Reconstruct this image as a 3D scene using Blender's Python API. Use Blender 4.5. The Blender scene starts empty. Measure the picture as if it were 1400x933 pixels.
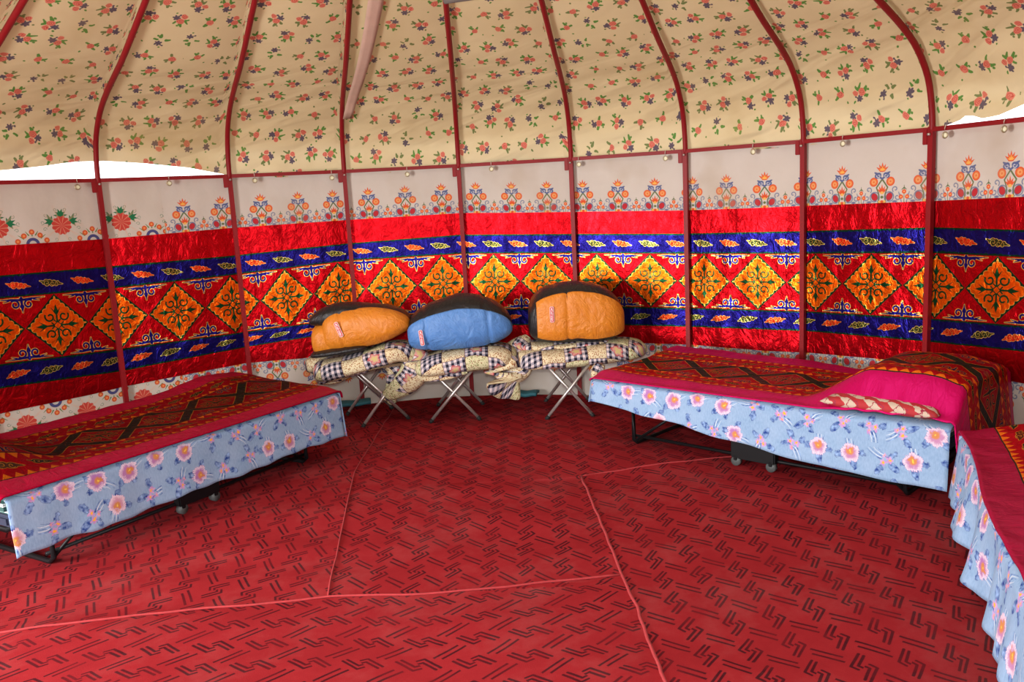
import bpy, bmesh, math, random
from math import sin, cos, pi, sqrt, exp, atan2
from mathutils import Vector, Matrix, noise as mn

random.seed(4)
SC = bpy.context.scene
COL = SC.collection

# ------------------------------------------------------------------ camera, world, lights, exposure
cam_d = bpy.data.cameras.new('camera')
cam_d.sensor_width = 36.0
cam_d.lens = 1192.72 / 1400 * 36
cam_d.clip_start = 0.02
cam = bpy.data.objects.new('camera', cam_d)
COL.objects.link(cam)
cam.matrix_world = Matrix.Translation((0.508, -3.3127, 1.5)) @ Matrix.Rotation(pi / 2 - 0.16622, 4, 'X') @ Matrix.Rotation(-0.05241, 4, 'Z')
SC.camera = cam

world = bpy.data.worlds.new('sky'); SC.world = world; world.use_nodes = True
bg = world.node_tree.nodes['Background']
bg.inputs[0].default_value = (0.93, 0.96, 1.0, 1); bg.inputs[1].default_value = 3.0

def area(name, loc, target, size, sizey, power, col=(1, 1, 1)):
    l = bpy.data.lights.new(name, 'AREA'); l.shape = 'RECTANGLE'; l.size = size; l.size_y = sizey
    l.energy = power; l.color = col
    o = bpy.data.objects.new(name, l); COL.objects.link(o); o.location = loc
    o.rotation_euler = (Vector(target) - Vector(loc)).to_track_quat('-Z', 'Y').to_euler()
    return o
# daylight falling in through the open doorway behind the photographer
area('doorway_daylight', (0.40, -3.62, 1.15), (0.2, 1.0, 0.9), 1.7, 1.3, 11, (1.0, 0.97, 0.93))
# daylight from the opening in the left wall, behind the left bed's near end
area('side_opening_daylight', (-3.50, -1.95, 1.05), (1.2, 1.6, 0.9), 1.7, 1.4, 300, (1.0, 0.98, 0.96))
# daylight falling in through the smoke hole in the crown
area('smoke_hole_daylight', (0.21, -0.47, 3.5), (0.21, -0.3, 0), 1.0, 1.0, 22, (0.95, 0.97, 1.0))
# the flash on top of the camera
area('camera_flash', (0.50, -3.27, 1.66), (0.45, 2.0, 1.35), 0.12, 0.08, 66, (1.0, 0.96, 0.90))

SC.view_settings.view_transform = 'Standard'
SC.view_settings.look = 'None'
SC.view_settings.exposure = 0.0
SC.view_settings.gamma = 1.0
SC.view_settings.use_curve_mapping = False
SC.cycles.max_bounces = 5
SC.cycles.diffuse_bounces = 3
SC.cycles.glossy_bounces = 2
SC.cycles.transmission_bounces = 2
SC.cycles.transparent_max_bounces = 4
SC.cycles.caustics_reflective = False
SC.cycles.caustics_refractive = False
SC.cycles.sample_clamp_indirect = 3.0
SC.cycles.use_denoising = True

# ------------------------------------------------------------------ a small language for node patterns
class V:
    def __init__(s, b, k): s.b = b; s.k = k
    def __add__(s, o): return s.b.m('ADD', s, o)
    __radd__ = __add__
    def __sub__(s, o): return s.b.m('SUBTRACT', s, o)
    def __rsub__(s, o): return s.b.m('SUBTRACT', o, s)
    def __mul__(s, o): return s.b.m('MULTIPLY', s, o)
    __rmul__ = __mul__
    def __truediv__(s, o): return s.b.m('DIVIDE', s, o)
    def __neg__(s): return s.b.m('MULTIPLY', s, -1.0)
    def __abs__(s): return s.b.m('ABSOLUTE', s)

class B:
    def __init__(s, name, rough=0.8, metallic=0.0, spec=0.5, sheen=0.0):
        s.mat = bpy.data.materials.new(name); s.mat.use_nodes = True
        s.t = s.mat.node_tree; s.n = s.t.nodes; s.l = s.t.links
        s.p = s.n['Principled BSDF']
        s.p.inputs['Roughness'].default_value = rough
        s.p.inputs['Metallic'].default_value = metallic
        s.p.inputs['Specular IOR Level'].default_value = spec
        s.p.inputs['Sheen Weight'].default_value = sheen
    def put(s, sock, v):
        if isinstance(v, V): s.l.new(v.k, sock)
        elif isinstance(v, (int, float)):
            if sock.type == 'RGBA': sock.default_value = (v, v, v, 1)
            else: sock.default_value = v
        else: sock.default_value = (*v, 1) if sock.type == 'RGBA' else v
    def m(s, op, a, b2=None, c=None, clamp=False):
        n = s.n.new('ShaderNodeMath'); n.operation = op; n.use_clamp = clamp
        s.put(n.inputs[0], a)
        if b2 is not None: s.put(n.inputs[1], b2)
        if c is not None: s.put(n.inputs[2], c)
        return V(s, n.outputs[0])
    def uv(s):
        n = s.n.new('ShaderNodeUVMap'); n.uv_map = 'UVMap'
        x = s.n.new('ShaderNodeSeparateXYZ'); s.l.new(n.outputs[0], x.inputs[0])
        return V(s, x.outputs[0]), V(s, x.outputs[1])
    def vec(s, x, y, z=0.0):
        n = s.n.new('ShaderNodeCombineXYZ')
        s.put(n.inputs[0], x); s.put(n.inputs[1], y); s.put(n.inputs[2], z)
        return V(s, n.outputs[0])
    def obj(s):
        n = s.n.new('ShaderNodeTexCoord'); return V(s, n.outputs['Object'])
    def noise(s, vec, scale, detail=2.0, rough=0.5, dist=0.0):
        n = s.n.new('ShaderNodeTexNoise'); s.l.new(vec.k, n.inputs['Vector'])
        n.inputs['Scale'].default_value = scale; n.inputs['Detail'].default_value = detail
        n.inputs['Roughness'].default_value = rough; n.inputs['Distortion'].default_value = dist
        return V(s, n.outputs[0])
    def voro(s, vec, scale):
        n = s.n.new('ShaderNodeTexVoronoi'); s.l.new(vec.k, n.inputs['Vector']); n.inputs['Scale'].default_value = scale
        return V(s, n.outputs['Distance']), V(s, n.outputs['Color'])
    def hash(s, x, y):
        n = s.n.new('ShaderNodeTexWhiteNoise'); n.noise_dimensions = '3D'
        s.l.new(s.vec(x, y, 3.7).k, n.inputs['Vector'])
        c = s.n.new('ShaderNodeSeparateColor'); s.l.new(n.outputs['Color'], c.inputs[0])
        return V(s, c.outputs[0]), V(s, c.outputs[1]), V(s, c.outputs[2])
    def mix(s, f, a, b2):
        n = s.n.new('ShaderNodeMix'); n.data_type = 'RGBA'
        s.put(n.inputs[0], f); s.put(n.inputs[6], a); s.put(n.inputs[7], b2)
        return V(s, n.outputs[2])
    # maths
    def mn(s, a, b2): return s.m('MINIMUM', a, b2)
    def mx(s, a, b2): return s.m('MAXIMUM', a, b2)
    def len(s, x, y): return s.m('SQRT', s.m('MULTIPLY_ADD', x, x, s.m('MULTIPLY', y, y)))
    def wrap(s, x, p): return s.m('WRAP', x, p / 2, -p / 2)
    def cell(s, x, p): return s.m('ROUND', s.m('DIVIDE', x, p))
    def mask(s, d, soft=0.002): return s.m('MULTIPLY_ADD', d, -1.0 / soft, 0.5, clamp=True)
    def gt(s, a, b2): return s.m('GREATER_THAN', a, b2)
    def lt(s, a, b2): return s.m('LESS_THAN', a, b2)
    def cap(s, x, y, ax, ay, bx, by, r, r2=None):
        dx, dy = bx - ax, by - ay; L = dx * dx + dy * dy
        qx = s.m('SUBTRACT', x, ax); qy = s.m('SUBTRACT', y, ay)
        h = s.m('MULTIPLY_ADD', qx, dx / L, s.m('MULTIPLY', qy, dy / L), clamp=True)
        d = s.len(s.m('MULTIPLY_ADD', h, -dx, qx), s.m('MULTIPLY_ADD', h, -dy, qy))
        if r2 is None: return d - r
        return d - s.m('MULTIPLY_ADD', h, r2 - r, r)
    def disc(s, x, y, cx, cy, r): return s.len(x - cx, y - cy) - r
    def ell(s, x, y, cx, cy, a, b2, rot=0.0):
        c, n_ = cos(rot), sin(rot)
        qx = x - cx; qy = y - cy
        X = s.m('MULTIPLY_ADD', qx, c / a, s.m('MULTIPLY', qy, n_ / a))
        Y = s.m('MULTIPLY_ADD', qx, -n_ / b2, s.m('MULTIPLY', qy, c / b2))
        return (s.len(X, Y) - 1.0) * min(a, b2)
    def curl(s, x, y, cx, cy, r0, r1, rot, w, flip=1):
        qx = x - cx; qy = (y - cy) * flip
        c, n_ = cos(rot), sin(rot)
        X = s.m('MULTIPLY_ADD', qx, c, s.m('MULTIPLY', qy, n_))
        Y = s.m('MULTIPLY_ADD', qx, -n_, s.m('MULTIPLY', qy, c))
        th = s.m('ARCTAN2', Y, X)
        return abs(s.len(X, Y) - s.m('MULTIPLY_ADD', th, (r1 - r0) / (2 * pi), (r0 + r1) / 2)) - w
    def union(s, *d):
        r = d[0]
        for q in d[1:]: r = s.mn(r, q)
        return r
    def petals(s, x, y, cx, cy, r, n, amp):
        qx = x - cx; qy = y - cy
        th = s.m('ARCTAN2', qy, qx)
        k = s.m('ABSOLUTE', s.m('SINE', th * (n / 2)))
        return s.len(qx, qy) - s.m('MULTIPLY_ADD', k, amp, r)
    def color(s, c): s.put(s.p.inputs['Base Color'], c)
    def bump(s, h, strength=0.3, dist=0.01):
        n = s.n.new('ShaderNodeBump'); n.inputs['Strength'].default_value = strength; n.inputs['Distance'].default_value = dist
        s.l.new(h.k, n.inputs['Height']); s.l.new(n.outputs[0], s.p.inputs['Normal'])

def plain(name, col, rough=0.6, metallic=0.0, var=0.12, nscale=30, sheen=0.0, bump=0.0, spec=0.5):
    b = B(name, rough, metallic, spec, sheen)
    o = b.obj(); n = b.noise(o, nscale, 3)
    dark = tuple(c * (1 - var) for c in col); lite = tuple(min(1, c * (1 + var)) for c in col)
    b.color(b.mix(n, dark, lite))
    if bump: b.bump(b.noise(o, nscale * 3, 2), bump, 0.004)
    return b.mat

# linear colours
RED = (0.58, 0.005, 0.010); RED_D = (0.32, 0.002, 0.006)
BLUE = (0.016, 0.012, 0.21); ORANGE = (0.86, 0.17, 0.008); YEL = (0.85, 0.58, 0.09)
GREEN_D = (0.008, 0.045, 0.018); NAVY = (0.007, 0.005, 0.075)
WHITE = (0.62, 0.56, 0.50)

def velvet(name):
    return B(name, rough=0.30, metallic=0.80, spec=0.05, sheen=0.0)
def crush(b, u, v):
    # crushed pile and vertical pulls
    h = b.noise(b.vec(u * 1.0, v * 0.7), 13, 4, 0.62, 1.6) * 1.3 + b.noise(b.vec(u * 1.0, v * 0.16), 16, 1) * 0.5
    b.bump(h, 0.42, 0.016)

def m_red_band():
    b = velvet('crushed_red_velvet'); u, v = b.uv()
    n = b.noise(b.vec(u, v * 0.5), 14, 4, 0.65)
    b.color(b.mix(n, RED_D, (0.60, 0.006, 0.012)))
    crush(b, u, v); return b.mat

DP = 0.382
def m_diamond():
    # u in periods of one diamond, v in metres from the middle of the band
    b = velvet('diamond_velvet'); u0, v = b.uv()
    x = b.wrap(u0, 1.0) * DP; X = abs(x); Y = abs(v)
    H = 0.192; W = DP / 2
    Xd = X; d = (Xd * (H / W) + Y) * 0.7071 - 0.7071 * H          # whole diamond
    t = (Xd - Y)
    sc = b.m('ABSOLUTE', b.m('SINE', t * 62.0))
    dor = d + 0.022 - sc * 0.010
    base = b.mix(b.noise(b.vec(u0 * DP, v), 10, 3), RED_D, RED)
    # triangle ornament
    x2 = W - X; y2 = H - Y
    tri = b.union(
        b.cap(x2, y2, 0.0, 0.012, 0.0, 0.095, 0.010, 0.002),
        b.cap(x2, y2, 0.0, 0.060, 0.0, 0.085, 0.013, 0.003),
        b.curl(x2, y2, 0.038, 0.047, 0.010, 0.027, 2.4, 0.0055),
        b.cap(x2, y2, 0.012, 0.020, 0.060, 0.016, 0.007, 0.007),
        b.cap(x2, y2, 0.060, 0.016, 0.135, 0.012, 0.006, 0.0005),
        b.cap(x2, y2, 0.070, 0.020, 0.100, 0.030, 0.005, 0.001))
    c = b.mix(b.mask(tri - 0.0035), base, YEL)
    c = b.mix(b.mask(tri), c, BLUE)
    # diamond
    c = b.mix(b.mask(d + 0.001), c, GREEN_D)
    c = b.mix(b.mask(dor - 0.003), c, YEL)
    on = b.noise(b.vec(u0 * DP, v), 38, 2)
    c = b.mix(b.mask(dor), c, b.mix(on, (0.78, 0.070, 0.003), (0.94, 0.19, 0.007)))
    # green scrolls, mirrored in eight
    s = b.mx(Xd, Y); q = b.mn(Xd, Y)
    orn = b.union(
        b.curl(Xd, Y, 0.041, 0.054, 0.010, 0.031, -2.6, 0.0052),
        b.cap(s, q, 0.024, 0.0, 0.095, 0.0, 0.006, 0.004),
        b.cap(s, q, 0.088, 0.0, 0.130, 0.0, 0.013, 0.0005),
        b.cap(s, q, 0.070, 0.002, 0.108, 0.028, 0.0055, 0.001),
        b.cap(s, q, 0.020, 0.004, 0.034, 0.018, 0.004, 0.004))
    ctr = abs((s + q) * 0.7071 - 0.0165) - 0.0028
    orn = b.mn(orn, ctr)
    c = b.mix(b.mask(orn), c, (0.010, 0.07, 0.022))
    # fine dark line at the seams
    c = b.mix(b.mask(abs(Y - (H + 0.002)) - 0.004), c, (0.22, 0.01, 0.01))
    b.color(c); crush(b, u0 * DP, v); return b.mat

def m_cloud_band(name, flipv):
    b = velvet(name); u0, v = b.uv()          # u in periods of half a diamond, v metres about the centre
    P = 0.191
    i = b.cell(u0, 1.0); x = b.wrap(u0, 1.0) * P; y = v * flipv
    par = b.gt(b.m('ABSOLUTE', b.m('WRAP', i, 2.0, 0.0) - 1.0), 0.5)
    f = b.union(
        b.disc(x, y, -0.042, 0.004, 0.010), b.disc(x, y, -0.028, 0.008, 0.014), b.disc(x, y, -0.026, -0.006, 0.012), b.disc(x, y, -0.008, 0.005, 0.014),
        b.disc(x, y, 0.004, -0.008, 0.013), b.disc(x, y, 0.016, 0.000, 0.013), b.disc(x, y, 0.028, -0.010, 0.011), b.disc(x, y, 0.038, -0.003, 0.010),
        b.cap(x, y, -0.045, 0.008, -0.066, 0.017, 0.006, 0.001), b.cap(x, y, 0.044, -0.008, 0.068, -0.013, 0.006, 0.001))
    lines = b.union(b.curl(x, y, -0.026, 0.001, 0.004, 0.017, 0.5, 0.0012), b.curl(x, y, 0.008, -0.004, 0.003, 0.015, 2.5, 0.0012),
                    b.curl(x, y, 0.033, -0.008, 0.002, 0.012, 1.0, 0.001))
    base = b.mix(b.noise(b.vec(u0 * P, v), 12, 3), NAVY, BLUE)
    ytint = b.mix(par, (0.80, 0.36, 0.07), (0.72, 0.60, 0.12))
    c = b.mix(b.mask(f - 0.003, 0.0015), base, ytint)
    c = b.mix(b.mask(f, 0.0015), c, b.mix(par, (0.75, 0.045, 0.015), (0.045, 0.06, 0.02)))
    c = b.mix(b.mask(b.mx(lines, f), 0.0015), c, ytint)
    # speckled green edge next to the seams
    e = abs(v) + b.noise(b.vec(u0 * P, v), 60, 1) * 0.02
    c = b.mix(b.mask(0.071 - e, 0.004), c, (0.006, 0.05, 0.02))
    b.color(c); crush(b, u0 * P, v); return b.mat

def m_border():
    # white calico with the flowering border; u in periods of one motif, v metres above the red seam
    b = B('printed_calico', rough=0.85, spec=0.2); u0, v = b.uv()
    P = 0.258
    x = b.wrap(u0, 1.0) * P; X = abs(x); y = v
    X2 = P / 2 - X
    cloth = b.mix(b.noise(b.vec(u0 * P, v), 3.5, 4), (0.56, 0.50, 0.44), (0.67, 0.615, 0.565))
    orc = (0.70, 0.10, 0.03); sal = (0.80, 0.36, 0.14); gre = (0.13, 0.17, 0.07); blu = (0.10, 0.13, 0.28); gb = (0.28, 0.31, 0.38)
    # outer grey-blue scroll work
    g = b.union(b.curl(X, y, 0.080, 0.078, 0.004, 0.018, 1.0, 0.0036), b.curl(X, y, 0.093, 0.034, 0.005, 0.020, 4.0, 0.0036),
                b.curl(X, y, 0.045, 0.036, 0.024, 0.031, 1.0, 0.0036), b.ell(X, y, 0.078, 0.010, 0.016, 0.007),
                b.cap(X, y, 0.100, 0.060, 0.116, 0.004, 0.003, 0.003))
    c = b.mix(b.mask(g), cloth, gb)
    c = b.mix(b.mask(g + 0.0022), c, (0.16, 0.17, 0.30))
    s = b.union(b.cap(X, y, 0.0, 0.136, 0.034, 0.090, 0.0045, 0.004), b.cap(X, y, 0.034, 0.090, 0.018, 0.052, 0.004, 0.003),
                b.cap(X, y, 0.020, 0.052, 0.022, 0.004, 0.003, 0.003), b.cap(X2, y, 0.0, 0.0, 0.0, 0.055, 0.0018, 0.0015), b.cap(X2, y, 0.0, 0.085, 0.012, 0.074, 0.003, 0.002), b.cap(X2, y, 0.0, 0.078, 0.0, 0.098, 0.003, 0.001))
    c = b.mix(b.mask(s), c, gre)
    r = b.ell(X, y, 0.045, 0.038, 0.021, 0.017, 1.0)
    c = b.mix(b.mask(r - 0.003), c, (0.12, 0.11, 0.20))
    c = b.mix(b.mask(r), c, (0.50, 0.03, 0.04))
    lot = b.union(b.cap(X, y, 0.0, 0.068, 0.0, 0.106, 0.010, 0.001), b.cap(X, y, 0.004, 0.066, 0.018, 0.096, 0.009, 0.001), b.cap(X, y, 0.006, 0.064, 0.028, 0.082, 0.008, 0.001))
    c = b.mix(b.mask(lot), c, orc)
    c = b.mix(b.mask(b.union(b.ell(X, y, 0.0, 0.060, 0.012, 0.008), b.disc(X, y, 0.014, 0.010, 0.009))), c, (0.80, 0.45, 0.12))
    c = b.mix(b.mask(b.ell(X, y, 0.0, 0.036, 0.009, 0.008)), c, gre)
    c = b.mix(b.mask(b.disc(X, y, 0.0, 0.010, 0.009)), c, orc)
    d = b.len(X - 0.051, y - 0.122)
    rr = b.m('SINE', d * 480.0)
    c = b.mix(b.mask(d - 0.0255), c, orc)
    c = b.mix(b.mask(d - 0.019), c, b.mix(b.gt(rr, 0.0), sal, (0.72, 0.20, 0.06)))
    hb = b.union(b.ell(X, y, 0.026, 0.157, 0.021, 0.016, -0.35), b.cap(X, y, 0.034, 0.168, 0.045, 0.174, 0.007, 0.004), b.cap(X, y, 0.0, 0.138, 0.014, 0.148, 0.005, 0.006))
    c = b.mix(b.mask(hb), c, blu)
    c = b.mix(b.mask(b.curl(X, y, 0.022, 0.156, 0.002, 0.013, 3.4, 0.0022)), c, (0.55, 0.55, 0.60))
    fl = b.union(b.cap(X, y, 0.0, 0.188, 0.0, 0.228, 0.012, 0.001), b.cap(X, y, 0.006, 0.188, 0.020, 0.218, 0.010, 0.001), b.cap(X, y, 0.010, 0.186, 0.036, 0.204, 0.009, 0.001))
    c = b.mix(b.mask(fl), c, orc)
    c = b.mix(b.mask(fl + 0.0055), c, (0.85, 0.45, 0.10))
    # small sprays between the trees
    d2 = b.union(b.disc(X2, y, 0.0, 0.062, 0.012), b.disc(X2, y, 0.017, 0.034, 0.012))
    c = b.mix(b.mask(d2), c, orc)
    c = b.mix(b.mask(d2 + 0.007), c, sal)
    st = b.mask(0.60 - b.noise(b.vec(u0 * P, v), 2.2, 3), 0.15)
    c = b.mix(st * 0.35, c, (0.42, 0.31, 0.20))
    b.color(c)
    b.bump(b.noise(b.vec(u0 * P, v), 5, 3), 0.5, 0.02)
    return b.mat

def m_rosette():
    b = B('rosette_calico', rough=0.85, spec=0.2); u0, v = b.uv()
    P = 0.36
    x = b.wrap(u0, 1.0) * P; X = abs(x); X2 = P / 2 - X; y = v
    cloth = b.mix(b.noise(b.vec(u0 * P, v), 3.5, 4), (0.54, 0.48, 0.41), (0.66, 0.60, 0.54))
    gr = (0.02, 0.17, 0.07)
    cy = 0.105
    qx = X; qy = y - cy
    vine = b.union(b.curl(X, y, 0.100, 0.085, 0.004, 0.012, 0, 0.0015), b.curl(X, y, 0.112, 0.125, 0.004, 0.013, 2, 0.0015), b.curl(X, y, 0.085, 0.168, 0.004, 0.012, 4, 0.0015), b.curl(X, y, 0.030, 0.200, 0.004, 0.011, 1, 0.0015), b.curl(X, y, 0.04, 0.02, 0.004, 0.012, 2, 0.0012))
    c = b.mix(b.mask(vine), cloth, (0.16, 0.27, 0.18))
    leaf = b.union(*[b.cap(X, y, ax, ay, bx, by, 0.014, 0.001) for ax, ay, bx, by in (
        (0.0, 0.170, 0.030, 0.188), (0.0, 0.168, 0.012, 0.205), (0.0, 0.165, 0.040, 0.168),
        (0.062, 0.130, 0.100, 0.120), (0.062, 0.132, 0.098, 0.148), (0.062, 0.134, 0.078, 0.175), (0.062, 0.13, 0.082, 0.098), (0.06, 0.13, 0.052, 0.165))])
    c = b.mix(b.mask(leaf), c, gr)
    pd = b.petals(X, qy, 0.0, 0.0, 0.051, 12, 0.008)
    c = b.mix(b.mask(pd), c, (0.55, 0.06, 0.045))
    th = b.m('ARCTAN2', qy, X); ray = b.m('ABSOLUTE', b.m('SINE', th * 5.0))
    L = b.len(X, qy)
    spoke = b.mx(ray - 0.28, L - 0.038)
    c = b.mix(b.mask(spoke, 0.2), c, (0.72, 0.40, 0.26))
    # arch of small orange flowers with blue heart, between the rosettes
    blue = abs(b.len(X2, y) - 0.030) - 0.009
    c = b.mix(b.mask(b.mx(blue, -(y))), c, (0.07, 0.07, 0.20))
    gl = b.union(b.cap(X2, y, 0.020, 0.055, 0.036, 0.078, 0.004, 0.001), b.cap(X2, y, 0.050, 0.035, 0.078, 0.056, 0.004, 0.001), b.cap(X2, y, 0.0, 0.05, 0.0, 0.06, 0.003))
    c = b.mix(b.mask(gl), c, (0.10, 0.20, 0.04))
    d = b.union(b.disc(X2, y, 0.0, 0.074, 0.016), b.disc(X2, y, 0.046, 0.052, 0.016), b.disc(X2, y, 0.082, 0.020, 0.016))
    c = b.mix(b.mask(d), c, (0.62, 0.10, 0.03)); c = b.mix(b.mask(d + 0.009), c, (0.78, 0.28, 0.09))
    b.color(c); b.bump(b.noise(b.vec(u0 * P, v), 5, 3), 0.5, 0.02)
    return b.mat

def m_roof():
    b = B('rose_print_cotton', rough=0.85, spec=0.15); u, v = b.uv()
    P = 0.150
    jit = b.noise(b.vec(u, v), 26, 1)
    row = b.cell(v, P)
    us = u + b.m('WRAP', row, 2.0, 0.0) * (P * 0.5)
    ci = b.cell(us, P)
    h1, h2, h3 = b.hash(ci, row)
    x0 = b.wrap(us, P) + (h1 - 0.5) * 0.030; y0 = b.wrap(v, P) + (h2 - 0.5) * 0.034
    an = h3 * 5.0 - 2.5
    cs = b.m('COSINE', an); sn = b.m('SINE', an)
    sg = b.m('MULTIPLY_ADD', b.gt(h2, 0.5), 2.0, -1.0)
    x = (x0 * cs + y0 * sn) * sg; y = y0 * cs - x0 * sn
    wob = (jit - 0.5) * 0.020
    x = (x + wob) * 0.90; y = (y - wob) * 0.90
    big = b.gt(h1, 0.42)          # large cluster or small sprig
    k = b.m('MULTIPLY_ADD', big, -1.0, 1.0)  # 1 for small
    base = b.mix(b.noise(b.vec(u, v), 1.6, 5, 0.6), (0.60, 0.475, 0.27), (0.74, 0.615, 0.385))
    leaf = b.union(b.cap(x, y, -0.022, 0.004, -0.036, 0.013, 0.0075, 0.004), b.cap(x, y, -0.010, -0.018, -0.020, -0.028, 0.006, 0.004), b.disc(x, y, -0.036, -0.003, 0.0045),
                   b.cap(x, y, 0.010, 0.020, 0.016, 0.034, 0.0065, 0.004), b.cap(x, y, 0.002, 0.024, -0.014, 0.038, 0.005, 0.002) + k * 0.02,
                   b.disc(x, y, 0.050, -0.030, 0.004))
    c = b.mix(b.mask(leaf - 0.0015), base, b.mix(b.gt(h2, 0.6), (0.10, 0.24, 0.05), (0.16, 0.20, 0.07)))
    vio = b.union(b.petals(x, y, 0.020, -0.024, 0.011, 6, 0.009) , b.disc(x, y, 0.040, -0.010, 0.006)) + k * b.gt(h3, 0.45) * 0.05
    c = b.mix(b.mask(vio), c, (0.115, 0.088, 0.115))
    r1 = b.len(x, y); rose = b.mn(r1 - 0.0185, b.disc(x, y, 0.034, 0.010, 0.015) + k * 0.05)
    rose = rose + k * b.lt(h3, 0.3) * 0.05
    c = b.mix(b.mask(rose), c, (0.66, 0.20, 0.14))
    rings = b.m('SINE', (r1 + wob) * 900.0)
    c = b.mix(b.mask(b.mx(rose, 0.3 - rings), 0.3) * 0.0 + b.gt(rings, 0.35) * b.mask(rose + 0.003), c, (0.50, 0.07, 0.05))
    # water stains near the eaves
    st = b.m('MULTIPLY_ADD', b.noise(b.vec(u, v), 1.1, 4, 0.65, 0.5), 4.0, -2.1, clamp=True)
    c = b.mix(st * 0.45, c, (0.44, 0.29, 0.10))
    b.color(c)
    pull = b.m('MULTIPLY_ADD', v, -0.95, 1.05, clamp=True) + 0.10      # creases gather towards the eaves
    b.bump(b.noise(b.vec(u * 0.7 + v * 1.0, v * 3.6 - u * 1.3), 1.6, 2, 0.45, 0.5) * pull + b.noise(b.vec(u, v), 2.0, 2) * 0.25, 0.75, 0.085)
    tr = b.n.new('ShaderNodeBsdfTranslucent'); b.l.new(c.k, tr.inputs[0])
    mx = b.n.new('ShaderNodeMixShader'); mx.inputs[0].default_value = 0.16
    out = b.n['Material Output']
    b.l.new(b.p.outputs[0], mx.inputs[1]); b.l.new(tr.outputs[0], mx.inputs[2]); b.l.new(mx.outputs[0], out.inputs[0])
    return b.mat

def m_canvas():
    b = B('thin_outer_canvas', rough=0.9, spec=0.1); o = b.obj()
    c = b.mix(b.noise(o, 5, 3), (0.60, 0.52, 0.40), (0.72, 0.63, 0.50)); b.color(c)
    tr = b.n.new('ShaderNodeBsdfTranslucent'); b.l.new(c.k, tr.inputs[0])
    mx = b.n.new('ShaderNodeMixShader'); mx.inputs[0].default_value = 0.55
    b.l.new(b.p.outputs[0], mx.inputs[1]); b.l.new(tr.outputs[0], mx.inputs[2]); b.l.new(mx.outputs[0], b.n['Material Output'].inputs[0])
    return b.mat

def m_carpet():
    b = B('red_needlefelt_carpet', rough=1.0, spec=0.0); u, v = b.uv()
    PX, PY = 0.183, 0.150
    uw = u + (b.noise(b.vec(u, v), 3.0, 1) - 0.5) * 0.04
    vw = v + (b.noise(b.vec(v, u), 2.4, 1) - 0.5) * 0.04
    x = b.wrap(uw, PX); y = b.wrap(vw, PY)
    sg = b.m('SIGN', y * 0.9 + x * 0.75)
    X = x * sg; Y = y * sg
    w = 0.0049
    mo = b.union(b.cap(X, Y, 0.074, -0.016, 0.012, 0.035, w), b.cap(X, Y, 0.012, 0.035, -0.010, 0.022, w),
                 b.cap(X, Y, 0.060, -0.026, 0.010, 0.013, w), b.cap(X, Y, 0.010, 0.013, -0.004, 0.004, w))
    xb = b.wrap(uw + PX / 2, PX); yb = b.wrap(vw + PY / 2, PY)
    ub = (xb + yb) * 0.7071; vb = (yb - xb) * 0.7071
    bars = b.mx(abs(abs(vb) - 0.0125) - w, abs(ub + b.m('SIGN', vb) * 0.008) - 0.053)
    pat = b.mn(mo, bars)
    fz = b.noise(b.vec(u, v), 260, 2)
    n = b.noise(b.vec(u, v), 5, 5, 0.7)
    base = b.mix(n, (0.23, 0.014, 0.018), (0.41, 0.032, 0.036))
    base = b.mix(fz * 0.35, base, (0.20, 0.008, 0.014))
    fade = b.m('MULTIPLY_ADD', b.noise(b.vec(u, v), 5, 4), 1.8, 0.0, clamp=True)
    c = b.mix(b.mask(pat + (fz - 0.5) * 0.0035, 0.0022) * (fade * 0.92), base, (0.045, 0.010, 0.014))
    # grey dust
    c = b.mix(b.m('MULTIPLY_ADD', b.noise(b.vec(u, v), 2.5, 5, 0.7), 2.2, -1.05, clamp=True) * 0.30, c, (0.26, 0.15, 0.14))
    b.color(c); b.bump(b.noise(b.vec(u, v), 300, 2), 0.35, 0.003)
    return b.mat

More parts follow.
